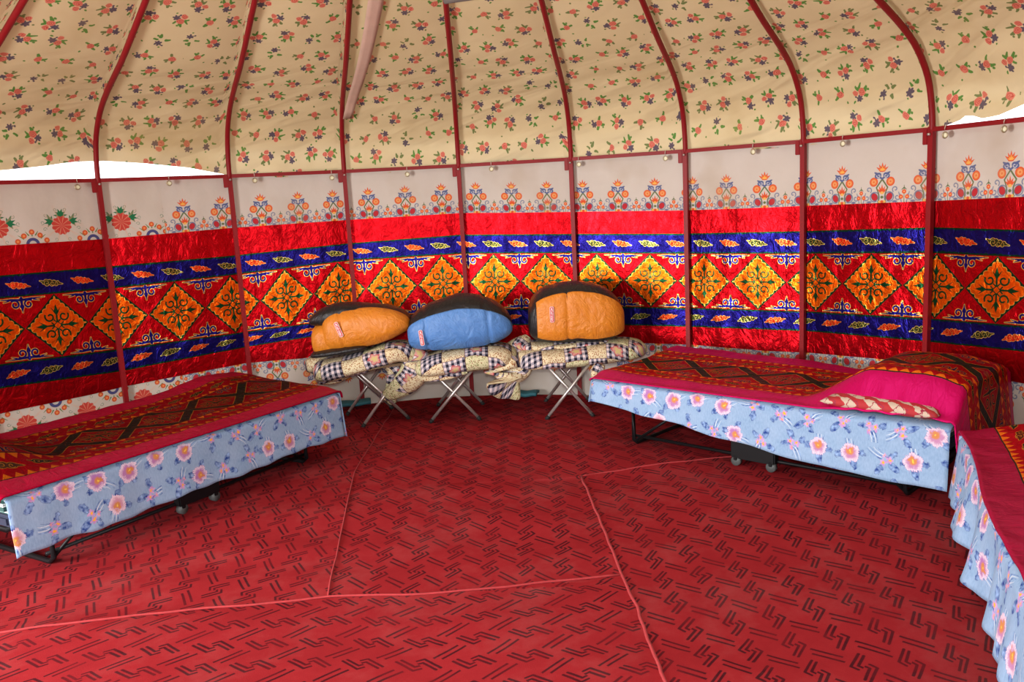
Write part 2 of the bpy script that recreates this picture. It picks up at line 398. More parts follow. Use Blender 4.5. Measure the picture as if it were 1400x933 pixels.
def m_sheet():
    b = B('blue_flowered_sheet', rough=0.8, spec=0.12); u, v = b.uv()
    P = 0.150
    row = b.cell(v, P)
    us = u + b.m('WRAP', row, 2.0, 0.0) * (P * 0.55)
    h1, h2, h3 = b.hash(b.cell(us, P), row)
    x0 = b.wrap(us, P) + (h1 - 0.5) * 0.050; y0 = b.wrap(v, P) + (h2 - 0.5) * 0.036
    an = h3 * 6.28; cs = b.m('COSINE', an); sn = b.m('SINE', an)
    x = x0 * cs + y0 * sn; y = y0 * cs - x0 * sn
    wob = (b.noise(b.vec(u, v), 60, 4) - 0.5) * 0.034
    weave = b.noise(b.vec(u * 1.0, v * 0.35), 150, 3)
    base = b.mix(weave, (0.16, 0.28, 0.47), (0.34, 0.49, 0.69))
    base = b.mix(b.m('MULTIPLY_ADD', b.noise(b.vec(u, v), 9, 3), 2.4, -0.9, clamp=True) * 0.45, base, (0.40, 0.52, 0.70))
    xs = x + wob; ys = y - wob * 0.7
    big = b.gt(h1, 0.55); sml = b.m('SUBTRACT', 1.0, big)
    tone = b.noise(b.vec(u, v), 48, 3)
    blue = b.mix(b.m('MULTIPLY_ADD', tone, 3.0, -1.0, clamp=True), (0.02, 0.055, 0.25), (0.30, 0.46, 0.74))
    # long curved blades
    bend = y + x * x * 7.0
    st = b.union(b.cap(xs, bend, 0.015, -0.010, 0.085, -0.010, 0.0045, 0.0008), b.cap(xs, bend, 0.01, -0.022, 0.070, -0.034, 0.0045, 0.0008), b.cap(xs, bend, -0.01, -0.02, 0.030, -0.056, 0.004, 0.0008))
    c = b.mix(b.mask(st), base, blue)
    st2 = b.union(b.cap(xs, bend, 0.02, -0.017, 0.074, -0.021, 0.0022, 0.0008), b.cap(xs, bend, 0.01, -0.030, 0.050, -0.046, 0.0022, 0.0008))
    c = b.mix(b.mask(st2), c, (0.66, 0.72, 0.78))
    lf = b.union(b.ell(xs, ys, -0.040, 0.026, 0.030, 0.015, -0.6), b.ell(xs, ys, 0.032, 0.040, 0.026, 0.014, 0.9), b.ell(xs, ys, -0.036, -0.032, 0.022, 0.011, 0.7))
    c = b.mix(b.mask(abs(lf) - 0.0014) * 0.7, c, (0.03, 0.05, 0.22))
    c = b.mix(b.mask(lf), c, blue)
    th = b.m('ARCTAN2', ys, xs); r = b.len(xs, ys)
    lob = b.m('ABSOLUTE', b.m('SINE', th * 2.5))
    rag = b.m('ABSOLUTE', b.m('SINE', th * 13.0 + h3 * 9.0))
    rr = r - lob * 0.007 - rag * 0.007 - h2 * 0.006 + sml * 0.060
    c = b.mix(b.mask(rr - 0.033, 0.003), c, (0.46, 0.24, 0.48))
    c = b.mix(b.mask(rr - 0.031, 0.004), c, (0.78, 0.66, 0.75))
    c = b.mix(b.mask(rr - 0.021, 0.018), c, b.mix(h3, (0.40, 0.17, 0.44), (0.62, 0.32, 0.40)))
    off = b.len(xs - 0.005, ys + 0.004) + sml * 0.06
    c = b.mix(b.mask(off + wob * 0.9 - 0.018, 0.009), c, (0.60, 0.24, 0.09))
    c = b.mix(b.mask(off - 0.004, 0.002), c, (0.80, 0.55, 0.08))
    # small purple blossoms with yellow hearts
    nb = big * 0.05
    b1 = b.petals(xs, ys, 0.010, 0.004, 0.010, 5, 0.008); b2 = b.petals(xs, ys, -0.020, -0.008, 0.009, 5, 0.008); b3 = b.petals(xs, ys, 0.002, -0.028, 0.007, 5, 0.006)
    bb = b.union(b1, b2, b3) + nb
    c = b.mix(b.mask(bb), c, b.mix(tone, (0.30, 0.10, 0.45), (0.78, 0.50, 0.68)))
    hh = b.union(b.disc(xs, ys, 0.010, 0.004, 0.0065), b.disc(xs, ys, -0.020, -0.008, 0.006), b.disc(xs, ys, 0.002, -0.028, 0.004)) + nb
    c = b.mix(b.mask(hh), c, (0.85, 0.42, 0.05))
    b.color(c); b.bump(b.noise(b.vec(u, v), 18, 3), 0.25, 0.01)
    return b.mat

def m_cover(lit, band=None):
    # u metres along, v metres from one long edge (0) to the other (0.90)
    b = B('velvet_bed_cover' if lit else 'shaded_velvet_bed_cover', rough=0.42, metallic=0.22, spec=0.05); u, v = b.uv()
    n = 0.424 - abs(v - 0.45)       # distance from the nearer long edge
    k = 1.0 if lit else 0.45  # left cover: the dark of grazing light is put into its colours
    mg = band or ((0.50, 0.002, 0.085) if lit else (0.34, 0.002, 0.026)); rd = tuple(c * k for c in (0.42, 0.006, 0.010)); orr = tuple(c * k for c in (0.85, 0.18, 0.012))
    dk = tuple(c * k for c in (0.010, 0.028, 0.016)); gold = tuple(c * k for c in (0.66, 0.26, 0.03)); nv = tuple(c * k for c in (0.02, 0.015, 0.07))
    b.p.inputs['Specular Tint'].default_value = (1, 0.15, 0.75, 1); b.p.inputs['Specular IOR Level'].default_value = 0.4 if lit else 0.1
    tri = abs(b.wrap(u, 0.052)) * 1.5            # 0..0.039
    body = b.mask(0.115 - n, 0.002)
    c = b.mix(body, mg, rd)
    b.put(b.p.inputs['Specular IOR Level'], body * (-0.72 if lit else -0.22) + (0.75 if lit else 0.24))
    # saw teeth pointing to the middle, two rows
    for n0, s in ((0.118, 1.0), (0.262, -1.0)):
        e = (n - n0) * s
        z = b.mx(e - (0.036 - tri), -e)
        c = b.mix(b.mask(z), c, orr)
        c = b.mix(b.mask(abs(n - n0) - 0.003), c, dk)
    # cloud row
    x = b.wrap(u, 0.15); y = n - 0.195
    i = b.cell(u, 0.15); par = b.gt(b.m('ABSOLUTE', b.m('WRAP', i, 2.0, 0.0) - 1.0), 0.5)
    f = b.union(b.ell(x, y, -0.022, 0.004, 0.022, 0.017), b.ell(x, y, 0.012, -0.004, 0.024, 0.015), b.cap(x, y, 0.03, -0.004, 0.062, -0.014, 0.008, 0.001), b.cap(x, y, -0.04, 0.006, -0.060, 0.014, 0.006, 0.001))
    ln = b.union(b.curl(x, y, -0.022, 0.003, 0.003, 0.015, 0.5, 0.0013), b.curl(x, y, 0.012, -0.004, 0.003, 0.014, 2.5, 0.0013))
    c = b.mix(b.mask(f - 0.002), c, gold)
    c = b.mix(b.mask(f), c, b.mix(par, (0.10 * k, 0.02, 0.01), dk))
    c = b.mix(b.mask(b.mx(ln, f)), c, gold)
    # lattice of dark bars with red lozenges and scrolls
    D = 0.36
    X = abs(b.wrap(u, D)); Y = abs(v - 0.45)
    d1 = abs((X + Y * 1.02) - D / 2) * 0.7071
    inl = b.mask(n * -1.0 + 0.268, 0.002)
    fld = b.mix(b.noise(b.vec(u, v), 14, 2), rd, tuple(c_ * 0.55 for c_ in rd))
    lo = b.union(b.curl(X, Y, 0.040, 0.045, 0.008, 0.026, -2.6, 0.0045), b.cap(X, Y, 0.0, 0.0, 0.0, 0.10, 0.008, 0.002), b.cap(X, Y, 0.0, 0.0, 0.12, 0.0, 0.008, 0.002), b.cap(X, Y, 0.05, 0.005, 0.085, 0.022, 0.005, 0.001))
    X2 = D / 2 - X; Y2 = 0.182 - Y
    lo2 = b.union(b.curl(X2, Y2, 0.036, 0.045, 0.008, 0.024, 2.4, 0.0045), b.cap(X2, Y2, 0.0, 0.0, 0.0, 0.085, 0.010, 0.002), b.cap(X2, Y2, 0.01, 0.015, 0.11, 0.015, 0.006, 0.001))
    o = b.mn(lo, lo2)
    g = b.mix(b.mask(o - 0.002), fld, gold); g = b.mix(b.mask(o), g, b.mix(b.mask(lo), nv, dk))
    g = b.mix(b.mask(d1 - 0.027), g, gold); g = b.mix(b.mask(d1 - 0.024), g, dk)
    c = b.mix(inl, c, g)
    b.color(c)
    h = b.noise(b.vec(u, v * 0.6), 22, 3, 0.6, 1.0) + b.noise(b.vec(u, v), 5, 2)
    b.bump(h, 0.5, 0.012)
    return b.mat

def m_patchwork():
    b = B('patchwork_quilt_cotton', rough=0.85, spec=0.2); u, v = b.uv()
    P = 0.150
    i = b.cell(u, P); j = b.cell(v, P)
    x = b.wrap(u, P); y = b.wrap(v, P)
    par = b.gt(b.m('ABSOLUTE', b.m('WRAP', i + j, 2.0, 0.0) - 1.0), 0.5)
    h1, h2, h3 = b.hash(i, j)
    vv = b.vec(u, v)
    dist, colr = b.voro(vv, 95); d2, _ = b.voro(vv, 60)
    cream = b.mix(b.gt(h1, 0.5), (0.74, 0.64, 0.42), (0.66, 0.62, 0.38))
    a = b.mix(b.lt(dist, 0.36), cream, b.mix(b.gt(h1, 0.5), (0.36, 0.17, 0.06), (0.22, 0.24, 0.08)))
    a = b.mix(b.lt(d2, 0.22), a, (0.30, 0.07, 0.05))
    # gingham plaid with a rose
    q = 0.0375
    gx = b.gt(b.m('WRAP', u, q, 0.0), q * 0.5); gy = b.gt(b.m('WRAP', v, q, 0.0), q * 0.5)
    g = b.mix(gx, (0.74, 0.62, 0.62), (0.20, 0.19, 0.24)); g2 = b.mix(gx, (0.34, 0.31, 0.36), (0.015, 0.015, 0.03))
    g = b.mix(gy, g, g2)
    wob = (b.noise(vv, 50, 2) - 0.5) * 0.03
    fl = b.petals(x + wob, y - wob, 0.0, 0.0, 0.030, 5, 0.014)
    has = b.gt(h2, 0.25)
    g = b.mix(b.mask(fl) * has, g, (0.48, 0.10, 0.11)); g = b.mix(b.mask(fl + 0.008) * has, g, (0.62, 0.30, 0.26))
    g = b.mix(b.mask(fl + 0.020) * has, g, (0.60, 0.48, 0.20))
    c = b.mix(par, a, g)
    ed = b.mn(P / 2 - abs(x), P / 2 - abs(y))
    c = b.mix(b.mask(ed - 0.0018, 0.0012), c, (0.16, 0.06, 0.05))
    b.color(c)
    b.bump(b.m('MINIMUM', ed, 0.025) * 30.0 + b.noise(vv, 16, 3) * 1.2, 0.7, 0.008)
    return b.mat

def m_nylon(name, col, col2):
    b = B(name, rough=0.42, spec=0.5); u, v = b.uv(); vv = b.vec(u, v * 0.45)
    vv = b.vec(u, v * 0.8); w = b.noise(vv, 11, 5, 0.62, 1.8)
    b.color(b.mix(w, col2, col))
    b.bump(w * 1.2 + b.noise(b.vec(u * 1.0, v * 0.35), 22, 2) * 0.5, 0.75, 0.015)
    return b.mat

def m_pillow():
    b = B('red_white_pillow_print', rough=0.8); u, v = b.uv()
    n = b.noise(b.vec(u, v), 30, 3)
    x = b.wrap(u + v * 0.4 + n * 0.05, 0.11); y = b.wrap(v - n * 0.04, 0.09)
    c = b.mix(b.mask(abs(x + y) - 0.026 + (n - 0.5) * 0.04), (0.42, 0.022, 0.028), (0.56, 0.44, 0.34))
    c = b.mix(b.mask(abs(b.petals(x, y, 0, 0, 0.02, 5, 0.012)) - 0.003), c, (0.30, 0.02, 0.05))
    b.color(c); return b.mat

def m_stripes():
    b = B('striped_mattress_ticking', rough=0.8); u, v = b.uv()
    s = b.m('WRAP', v, 0.034, 0.0)
    c = b.mix(b.gt(s, 0.017), (0.012, 0.05, 0.045), (0.60, 0.62, 0.58))
    c = b.mix(b.gt(b.m('WRAP', v, 0.0085, 0.0), 0.006), c, (0.02, 0.09, 0.08))
    b.color(c); return b.mat

def m_paint():
    b = B('chipped_red_paint', rough=0.45, spec=0.22); o = b.obj()
    n = b.noise(o, 18, 5, 0.7)
    c = b.mix(b.noise(o, 4, 3), (0.20, 0.006, 0.009), (0.30, 0.012, 0.017))
    c = b.mix(b.m('MULTIPLY_ADD', n, 14.0, -10.3, clamp=True), c, (0.60, 0.42, 0.38))
    b.color(c); b.bump(n, 0.15, 0.003)
    return b.mat

M = dict(canvas=m_canvas(),
    red=m_red_band(), diamond=m_diamond(), cloudA=m_cloud_band('blue_velvet_with_clouds', 1.0), cloudB=m_cloud_band('blue_velvet_with_clouds_turned', -1.0),
    border=m_border(), rosette=m_rosette(), roof=m_roof(), carpet=m_carpet(), sheet=m_sheet(), cover=m_cover(True), coverL=m_cover(False), coverF=m_cover(True, (0.36, 0.002, 0.036)),
    quilt=m_patchwork(), orange=m_nylon('orange_nylon', (0.76, 0.27, 0.022), (0.60, 0.17, 0.012)), blue=m_nylon('blue_nylon', (0.12, 0.30, 0.68), (0.055, 0.18, 0.48)),
    black=m_nylon('black_nylon', (0.014, 0.012, 0.013), (0.006, 0.006, 0.007)), pillow=m_pillow(), stripes=m_stripes(), paint=m_paint(),
    steel=plain('brushed_steel_tube', (0.62, 0.60, 0.57), 0.36, 0.75, 0.08), blackm=plain('black_painted_steel', (0.006, 0.006, 0.007), 0.45, 0.0, spec=0.2),
    rubber=plain('black_rubber', (0.012, 0.012, 0.012), 0.7), wheel=plain('grey_caster_wheel', (0.09, 0.10, 0.10), 0.5),
    grey=plain('grey_canvas', (0.17, 0.15, 0.14), 0.9, nscale=8), felt=plain('outer_grey_felt', (0.35, 0.32, 0.28), 0.95, nscale=6),
    strap=plain('faded_pink_webbing', (0.60, 0.40, 0.31), 0.9, nscale=12, bump=0.3), binding=plain('red_carpet_binding', (0.36, 0.028, 0.032), 0.95, var=0.3, nscale=60),
    brass=plain('pale_metal_eyelet', (0.45, 0.38, 0.25), 0.4, 0.7), eyelet_daylight=plain('eyelet_daylight_cream', (0.95, 0.88, 0.62), 0.6), cordm=plain('pale_cotton_string', (0.6, 0.5, 0.42), 0.9),  # the eyelet cream is daylight put into colour
    earth=plain('bare_ground', (0.30, 0.25, 0.19), 0.95, nscale=3), teal=plain('teal_ground_mat', (0.03, 0.16, 0.20), 0.7),
    badge=plain('red_badge', (0.62, 0.02, 0.035), 0.5, var=0.05), badgew=plain('white_badge_stitching', (0.80, 0.66, 0.66), 0.6, var=0.05),
    wood=plain('fibreboard_top', (0.30, 0.20, 0.12), 0.7), navy=plain('navy_bed_fabric', (0.008, 0.012, 0.035), 0.8), magenta=plain('pink_satin', (0.62, 0.01, 0.16), 0.4))

# ------------------------------------------------------------------ mesh helpers
def mesh(name, vs, fs, mat, uvs=None, smooth=True, parent=None, mats=None, midx=None):
    me = bpy.data.meshes.new(name); me.from_pydata([tuple(v) for v in vs], [], fs)
    if uvs is not None:
        l = me.uv_layers.new(name='UVMap')
        for lp in me.loops: l.data[lp.index].uv = uvs[lp.vertex_index]
    me.materials.append(mat)
    for m_ in (mats or []): me.materials.append(m_)
    if midx: me.polygons.foreach_set('material_index', midx)
    if smooth: me.polygons.foreach_set('use_smooth', [True] * len(me.polygons))
    me.update()
    o = bpy.data.objects.new(name, me); COL.objects.link(o)
    if parent is not None: o.parent = parent
    return o
def grid(name, nu, nv, f, mat, parent=None, thick=0.0, smooth=True):
    vs, uvs = [], []
    for j in range(nv + 1):
        for i in range(nu + 1):
            p, uv_ = f(i / nu, j / nv); vs.append(p); uvs.append(uv_)
    fs = [(j * (nu + 1) + i, j * (nu + 1) + i + 1, (j + 1) * (nu + 1) + i + 1, (j + 1) * (nu + 1) + i) for j in range(nv) for i in range(nu)]
    o = mesh(name, vs, fs, mat, uvs, smooth, parent)
    if thick:
        s = o.modifiers.new('solid', 'SOLIDIFY'); s.thickness = thick; s.offset = 0
    return o
def empty(name, loc, rz=0.0):
    o = bpy.data.objects.new(name, None); COL.objects.link(o); o.location = loc; o.rotation_euler = (0, 0, rz); o.empty_display_size = 0.1
    return o
def tag(o, label, cat, group=None):
    o['label'] = label; o['category'] = cat
    if group: o['group'] = group
    return o
def struct(o, label, cat=None):
    o['kind'] = 'structure'; o['label'] = label; o['category'] = cat or 'wall'
    return o
def tube_data(pts, r, n=10, closed=False, square=False, up=Vector((0, 0, 1))):
    pts = [Vector(p) for p in pts]; vs, fs = [], []
    N = len(pts)
    for k, p in enumerate(pts):
        if closed: d = (pts[(k + 1) % N] - pts[k - 1])
        else: d = pts[min(k + 1, N - 1)] - pts[max(k - 1, 0)]
        d.normalize()
        a = d.cross(up)
        if a.length < 1e-3: a = d.cross(Vector((1, 0, 0)))
        a.normalize(); b_ = a.cross(d).normalized()
        rr = r[k] if isinstance(r, (list, tuple)) else r
        for i in range(n):
            th = 2 * pi * i / n + (pi / 4 if square else 0)
            s = rr * (1.35 if square else 1)
            vs.append(p + a * cos(th) * s + b_ * sin(th) * s)
    K = N if closed else N - 1
    for k in range(K):
        for i in range(n):
            A = k * n + i; A2 = k * n + (i + 1) % n; Bq = ((k + 1) % N) * n + i; B2 = ((k + 1) % N) * n + (i + 1) % n
            fs.append((A, A2, B2, Bq))
    if not closed:
        fs.append(tuple(reversed(range(n)))); fs.append(tuple(range((N - 1) * n, N * n)))
    return vs, fs
def tube(name, pts, r, mat, parent=None, n=10, closed=False, square=False, up=Vector((0, 0, 1))):
    vs, fs = tube_data(pts, r, 4 if square else n, closed, square, up)
    return mesh(name, vs, fs, mat, None, not square, parent)
def box(name, c, s, mat, parent=None, bev=0.003, rz=0.0, seg=2):
    bm = bmesh.new(); bmesh.ops.create_cube(bm, size=1)
    for v in bm.verts: v.co = Vector((v.co.x * s[0], v.co.y * s[1], v.co.z * s[2]))
    if bev: bmesh.ops.bevel(bm, geom=bm.edges[:], offset=bev, segments=seg, affect='EDGES')
    for v in bm.verts: v.co = Matrix.Rotation(rz, 3, 'Z') @ v.co + Vector(c)
    me = bpy.data.meshes.new(name); bm.to_mesh(me); bm.free()
    l = me.uv_layers.new(name='UVMap')
    for lp in me.loops:
        co = me.vertices[lp.vertex_index].co; l.data[lp.index].uv = (co.x + co.y * 0.3, co.z)
    me.materials.append(mat)
    o = bpy.data.objects.new(name, me); COL.objects.link(o)
    if parent is not None: o.parent = parent
    return o
def sm(x, a, b_):
    t = max(0.0, min(1.0, (x - a) / (b_ - a))); return t * t * (3 - 2 * t)
def interp(x, pts):
    if x <= pts[0][0]: return pts[0][1]
    for (a, va), (b_, vb) in zip(pts, pts[1:]):
        if x <= b_: return va + (vb - va) * (x - a) / (b_ - a)
    return pts[-1][1]
def nz(*a): return mn.noise(Vector(a))

# ------------------------------------------------------------------ setting: ground, wall cloths, roof
R0 = 3.141
base_angs = [-0.722, -0.455, -0.203, 0.060, 0.322, 0.584, 0.842, 1.102]
STEP = 0.2618
angs = base_angs + [1.102 + (5.561 - 1.102) / 17 * k for k in range(1, 17)]      # 24 poles, clockwise from above
angs = sorted(a if a < pi else a - 2 * pi for a in angs)
DOOR = (2.70, 3.42)
SIDE = (3.995, 4.505)            # opening in the left wall, out of the photo
def in_door(a):
    a = a % (2 * pi); return DOOR[0] < a < DOOR[1]
pole_angs = [a for a in angs if not in_door(a)]
def polar(a, r, z=0.0): return Vector((r * sin(a), r * cos(a), z))
allang = sorted([a % (2 * pi) for a in pole_angs] + [DOOR[0], DOOR[1]])
def wall_r(a, r):
    # radius on the straight chord between the two neighbouring poles
    a = a % (2 * pi)
    lo = max([q for q in allang if q <= a + 1e-9], default=allang[-1] - 2 * pi); hi = min([q for q in allang if q > a + 1e-9], default=allang[0] + 2 * pi)
    mid = (lo + hi) / 2; h = (hi - lo) / 2
    return r * cos(h) / cos(a - mid)

g = mesh('terrain', [polar(k * pi / 24, 40, -0.03) for k in range(48)], [tuple(reversed(range(48)))], M['earth'], smooth=False)
g['kind'] = 'structure'; g['label'] = 'bare earth outside the tent'
fl = mesh('floor', [polar(k * pi / 24, 3.28, -0.004) for k in range(48)] + [polar(k * pi / 24, 3.28, -0.05) for k in range(48)],
          [tuple(reversed(range(48)))] + [(k, (k + 1) % 48, 48 + (k + 1) % 48, 48 + k) for k in range(48)], M['felt'], smooth=False)
fl['kind'] = 'structure'; fl['label'] = 'felt-covered tent floor under the red carpets'

# seam heights measured round the wall
Ztop = [(-1.2, 1.355), (-.918, 1.358), (-.719, 1.353), (-.467, 1.372), (-.206, 1.380), (.058, 1.386), (.178, 1.370), (.32, 1.355), (.577, 1.334), (.764, 1.335), (.843, 1.339), (1.106, 1.349), (1.274, 1.363), (1.6, 1.36)]
Zrb = [(-1.2, 1.183), (-.924, 1.183), (-.728, 1.176), (-.472, 1.18), (-.2, 1.212), (.055, 1.229), (.318, 1.199), (.575, 1.178), (.841, 1.185), (1.106, 1.208), (1.274, 1.205), (1.6, 1.2)]
Zbd = [(-1.2, 1.049), (-.93, 1.049), (-.724, 1.032), (-.469, 1.046), (-.203, 1.087), (.052, 1.09), (.316, 1.062), (.574, 1.042), (.842, 1.045), (1.107, 1.07), (1.276, 1.074), (1.6, 1.07)]
Zdb = [(-1.2, .66), (-.948, .659), (-.725, .631), (-.466, .635), (-.298, .654), (.427, .673), (.575, .669), (.844, .683), (1.108, .71), (1.282, .738), (1.6, .72)]
Zbr = [(-1.2, .515), (-.954, .515), (-.723, .482), (-.466, .524), (-.31, .554), (.443, .541), (.574, .537), (.844, .558), (1.109, .58), (1.284, .612), (1.6, .59)]
Zrw = [(-1.2, .36), (-.794, .368), (-.462, .411), (-.306, .40), (.438, .414), (.762, .41), (1.059, .45), (1.6, .46)]
def wrapa(a): return (a + pi) % (2 * pi) - pi
dia = [-.835, -.715, -.595, -.475, -.356, -.235, -.114, .007, .13, .252, .374, .498, .621, .743, .867, .987, 1.113, 1.236]
mot = [-.558, -.478, -.393, -.311, -.233, -.153, -.068, .016, .096, .18, .262, .345, .428, .512, .596, .673, .758, .844, .922, 1.005, 1.089, 1.171, 1.251]
def phase(a, cs, per):
    if a < cs[0]: return (a - cs[0]) / per
    if a > cs[-1]: return len(cs) - 1 + (a - cs[-1]) / per
    return interp(a, [(c, float(i)) for i, c in enumerate(cs)])
A_START, A_END = DOOR[1] - 2 * pi, DOOR[0]       # the cloth runs from one door post round to the other
def fold(a, z):
    # cloth pulls: small vertical folds, fading to nothing at the poles
    return 0.006 * nz(a * 26, z * 1.2, 1.0) + 0.004 * nz(a * 60, z * 2.5, 5.0)
def strip(name, zt, zb, ph, vmode, mat, parent, r, a0=A_START, a1=A_END, nv=6, fscale=1.0):
    nu = max(8, int((a1 - a0) / 0.0109))
    def f(s, t):
        a = a0 + (a1 - a0) * s
        T, Bz = (zt(a) if callable(zt) else interp(a, zt)), (zb(a) if callable(zb) else interp(a, zb))
        z = Bz + (T - Bz) * t
        rr = wall_r(a, r) + fold(a, z) * fscale
        if vmode == 'mid': v = (t - 0.5) * vscale
        elif vmode == 'up': v = z - Bz
        elif vmode == 'down': v = T - z
        else: v = z
        return polar(a, rr, z), (ph(a), v)
    vscale = {'diamond_band': 0.384, 'blue_band': 0.142}.get(name, 1.0)
    return grid(name, nu, nv, f, mat, parent)

# white printed calico behind everything, four lengths
def zceil(a): return 1.715
mot_ph = lambda a: phase(a, mot, .0822)
dia_ph = lambda a: phase(a, dia, .1218)
ros_ph = lambda a: (a + .801) / .116
RW = 3.158
def wallpiece(name, lab, a0, a1, mat, ph):
    e = empty(name, (0, 0, 0)); e['kind'] = 'structure'; e['label'] = lab
    u_ = strip('upper_cloth', zceil, lambda a: interp(a, Ztop) - 0.004, ph, 'up', mat, e, RW, a0, a1, 8)
    l_ = strip('lower_cloth', lambda a: interp(a, Zrw) + 0.004, lambda a: 0.0, ph, 'down', mat, e, RW, a0, a1, 8)
    return e
w_left = wallpiece('wall_left', 'white tent wall cloth printed with red rosettes and green leaves', SIDE[1] - 2 * pi, -0.600, M['rosette'], ros_ph)
w_back = wallpiece('wall_back', 'white tent wall cloth printed with orange and blue flowering trees', -0.600, 1.30, M['border'], mot_ph)
w_right = wallpiece('wall_right', 'tree-printed white wall cloth beside the door', 1.30, A_END, M['border'], mot_ph)

wallpiece('wall_front', 'white wall cloth between the door and the side opening', A_START, SIDE[0] - 2 * pi, M['rosette'], ros_ph)

hang = empty('wall_hanging', (0, 0, 0))
tag(hang, 'crushed velvet wall hanging, red and blue bands around orange diamonds', 'wall hanging')
RH = 3.150
strip('red_band', Ztop, Zrb, lambda a: a * 3.14, 'z', M['red'], hang, RH, SIDE[1] - 2 * pi, nv=6)['label'] = 'upper plain red velvet band'
strip('blue_band', Zrb, Zbd, lambda a: dia_ph(a) * 2 + 0.03, 'mid', M['cloudA'], hang, RH, SIDE[1] - 2 * pi, nv=5)['label'] = 'upper blue band with red and olive cloud scrolls'
strip('diamond_band', Zbd, Zdb, dia_ph, 'mid', M['diamond'], hang, RH, SIDE[1] - 2 * pi, nv=12)['label'] = 'wide band of scalloped orange diamonds on red'
strip('blue_band', Zdb, Zbr, lambda a: dia_ph(a) * 2 + 0.4, 'mid', M['cloudB'], hang, RH, SIDE[1] - 2 * pi, nv=5)['label'] = 'lower blue band with red and olive cloud scrolls'
strip('red_band', Zbr, Zrw, lambda a: a * 3.14, 'z', M['red'], hang, RH, SIDE[1] - 2 * pi, nv=6)['label'] = 'lower plain red velvet band'

# felt outside the cloth
def felt_f(s, t):
    a = SIDE[1] - 2 * pi + (A_END - SIDE[1] + 2 * pi) * s
    return polar(a, 3.24, t * 1.72), (a, t)
o = grid('wall_outer', 96, 2, felt_f, M['felt'], None, 0.02); o['kind'] = 'structure'; o['label'] = 'grey felt cover outside the tent wall'

# ---- roof cloth
PROF = [(3.141, 1.70), (3.122, 1.85), (3.068, 2.00), (2.945, 2.135), (2.78, 2.235), (2.48, 2.37), (0.60, 3.36)]
OFF = Vector((0.083, -0.184, 0))
arc = [0.0]
for (r0, z0), (r1, z1) in zip(PROF, PROF[1:]): arc.append(arc[-1] + math.hypot(r1 - r0, z1 - z0))
ARC = arc[-1]
def cr(p0, p1, p2, p3, t):
    return 0.5 * ((2 * p1) + (-p0 + p2) * t + (2 * p0 - 5 * p1 + 4 * p2 - p3) * t * t + (-p0 + 3 * p1 - 3 * p2 + p3) * t ** 3)
def prof(s):
    # s metres along the rib from the rail; smooth near the knee
    s = max(0.0, min(ARC, s))
    for k in range(len(PROF) - 1):
        if s <= arc[k + 1] or k == len(PROF) - 2:
            t = (s - arc[k]) / (arc[k + 1] - arc[k])
            if k >= len(PROF) - 2: return (PROF[k][0] + (PROF[k + 1][0] - PROF[k][0]) * t, PROF[k][1] + (PROF[k + 1][1] - PROF[k][1]) * t)
            p0 = PROF[max(k - 1, 0)]; p3 = PROF[k + 2]
            if k == len(PROF) - 3:   # keep the straight run from bending the knee
                d = (Vector(PROF[-1]) - Vector(PROF[-2])).normalized() * 0.35; p3 = (PROF[-2][0] + d.x, PROF[-2][1] + d.y)
            return tuple(cr(p0[i], PROF[k][i], PROF[k + 1][i], p3[i], t) for i in (0, 1))
def rib_pt(a, s, out=0.0):
    r, z = prof(s)
    s2 = s + 0.02; r2, z2 = prof(s2)
    d = Vector((r2 - r, z2 - z)); d = d.normalized() if d.length > 1e-6 else Vector((-0.88, 0.47))
    n = Vector((-d.y, d.x)) * -1        # outward and up
    if n.x < 0 and s < 0.3: n = -n
    if n.y < 0 and s >= 0.3: n = -n
    r += n.x * out; z += n.y * out
    b_ = a + 0.010 * (R0 - r)
    p = polar(b_, r, z) + OFF * (R0 - r)
    return p
Zlow = [(-1.3, 1.74), (-1.0, 1.78), (-.898, 1.801), (-.832, 1.816), (-.763, 1.838), (-.707, 1.842), (-.622, 1.823), (-.534, 1.793), (-.467, 1.752), (-.42, 1.715), (-.3, 1.70), (.84, 1.70), (.96, 1.712), (1.10, 1.735), (1.15, 1.765), (1.174, 1.790), (1.202, 1.762), (1.235, 1.77), (1.267, 1.80), (1.33, 1.81), (1.45, 1.76), (1.6, 1.70)]
ring_angs = sorted([a % (2 * pi) for a in angs])
def chord_mix(a):
    a = a % (2 * pi)
    lo = max([q for q in ring_angs if q <= a + 1e-9], default=ring_angs[-1] - 2 * pi); hi = min([q for q in ring_angs if q > a + 1e-9], default=ring_angs[0] + 2 * pi)
    return lo, hi, (a - lo) / (hi - lo)
NU, NV = 24 * 16, 40
vs, uvs = [], []
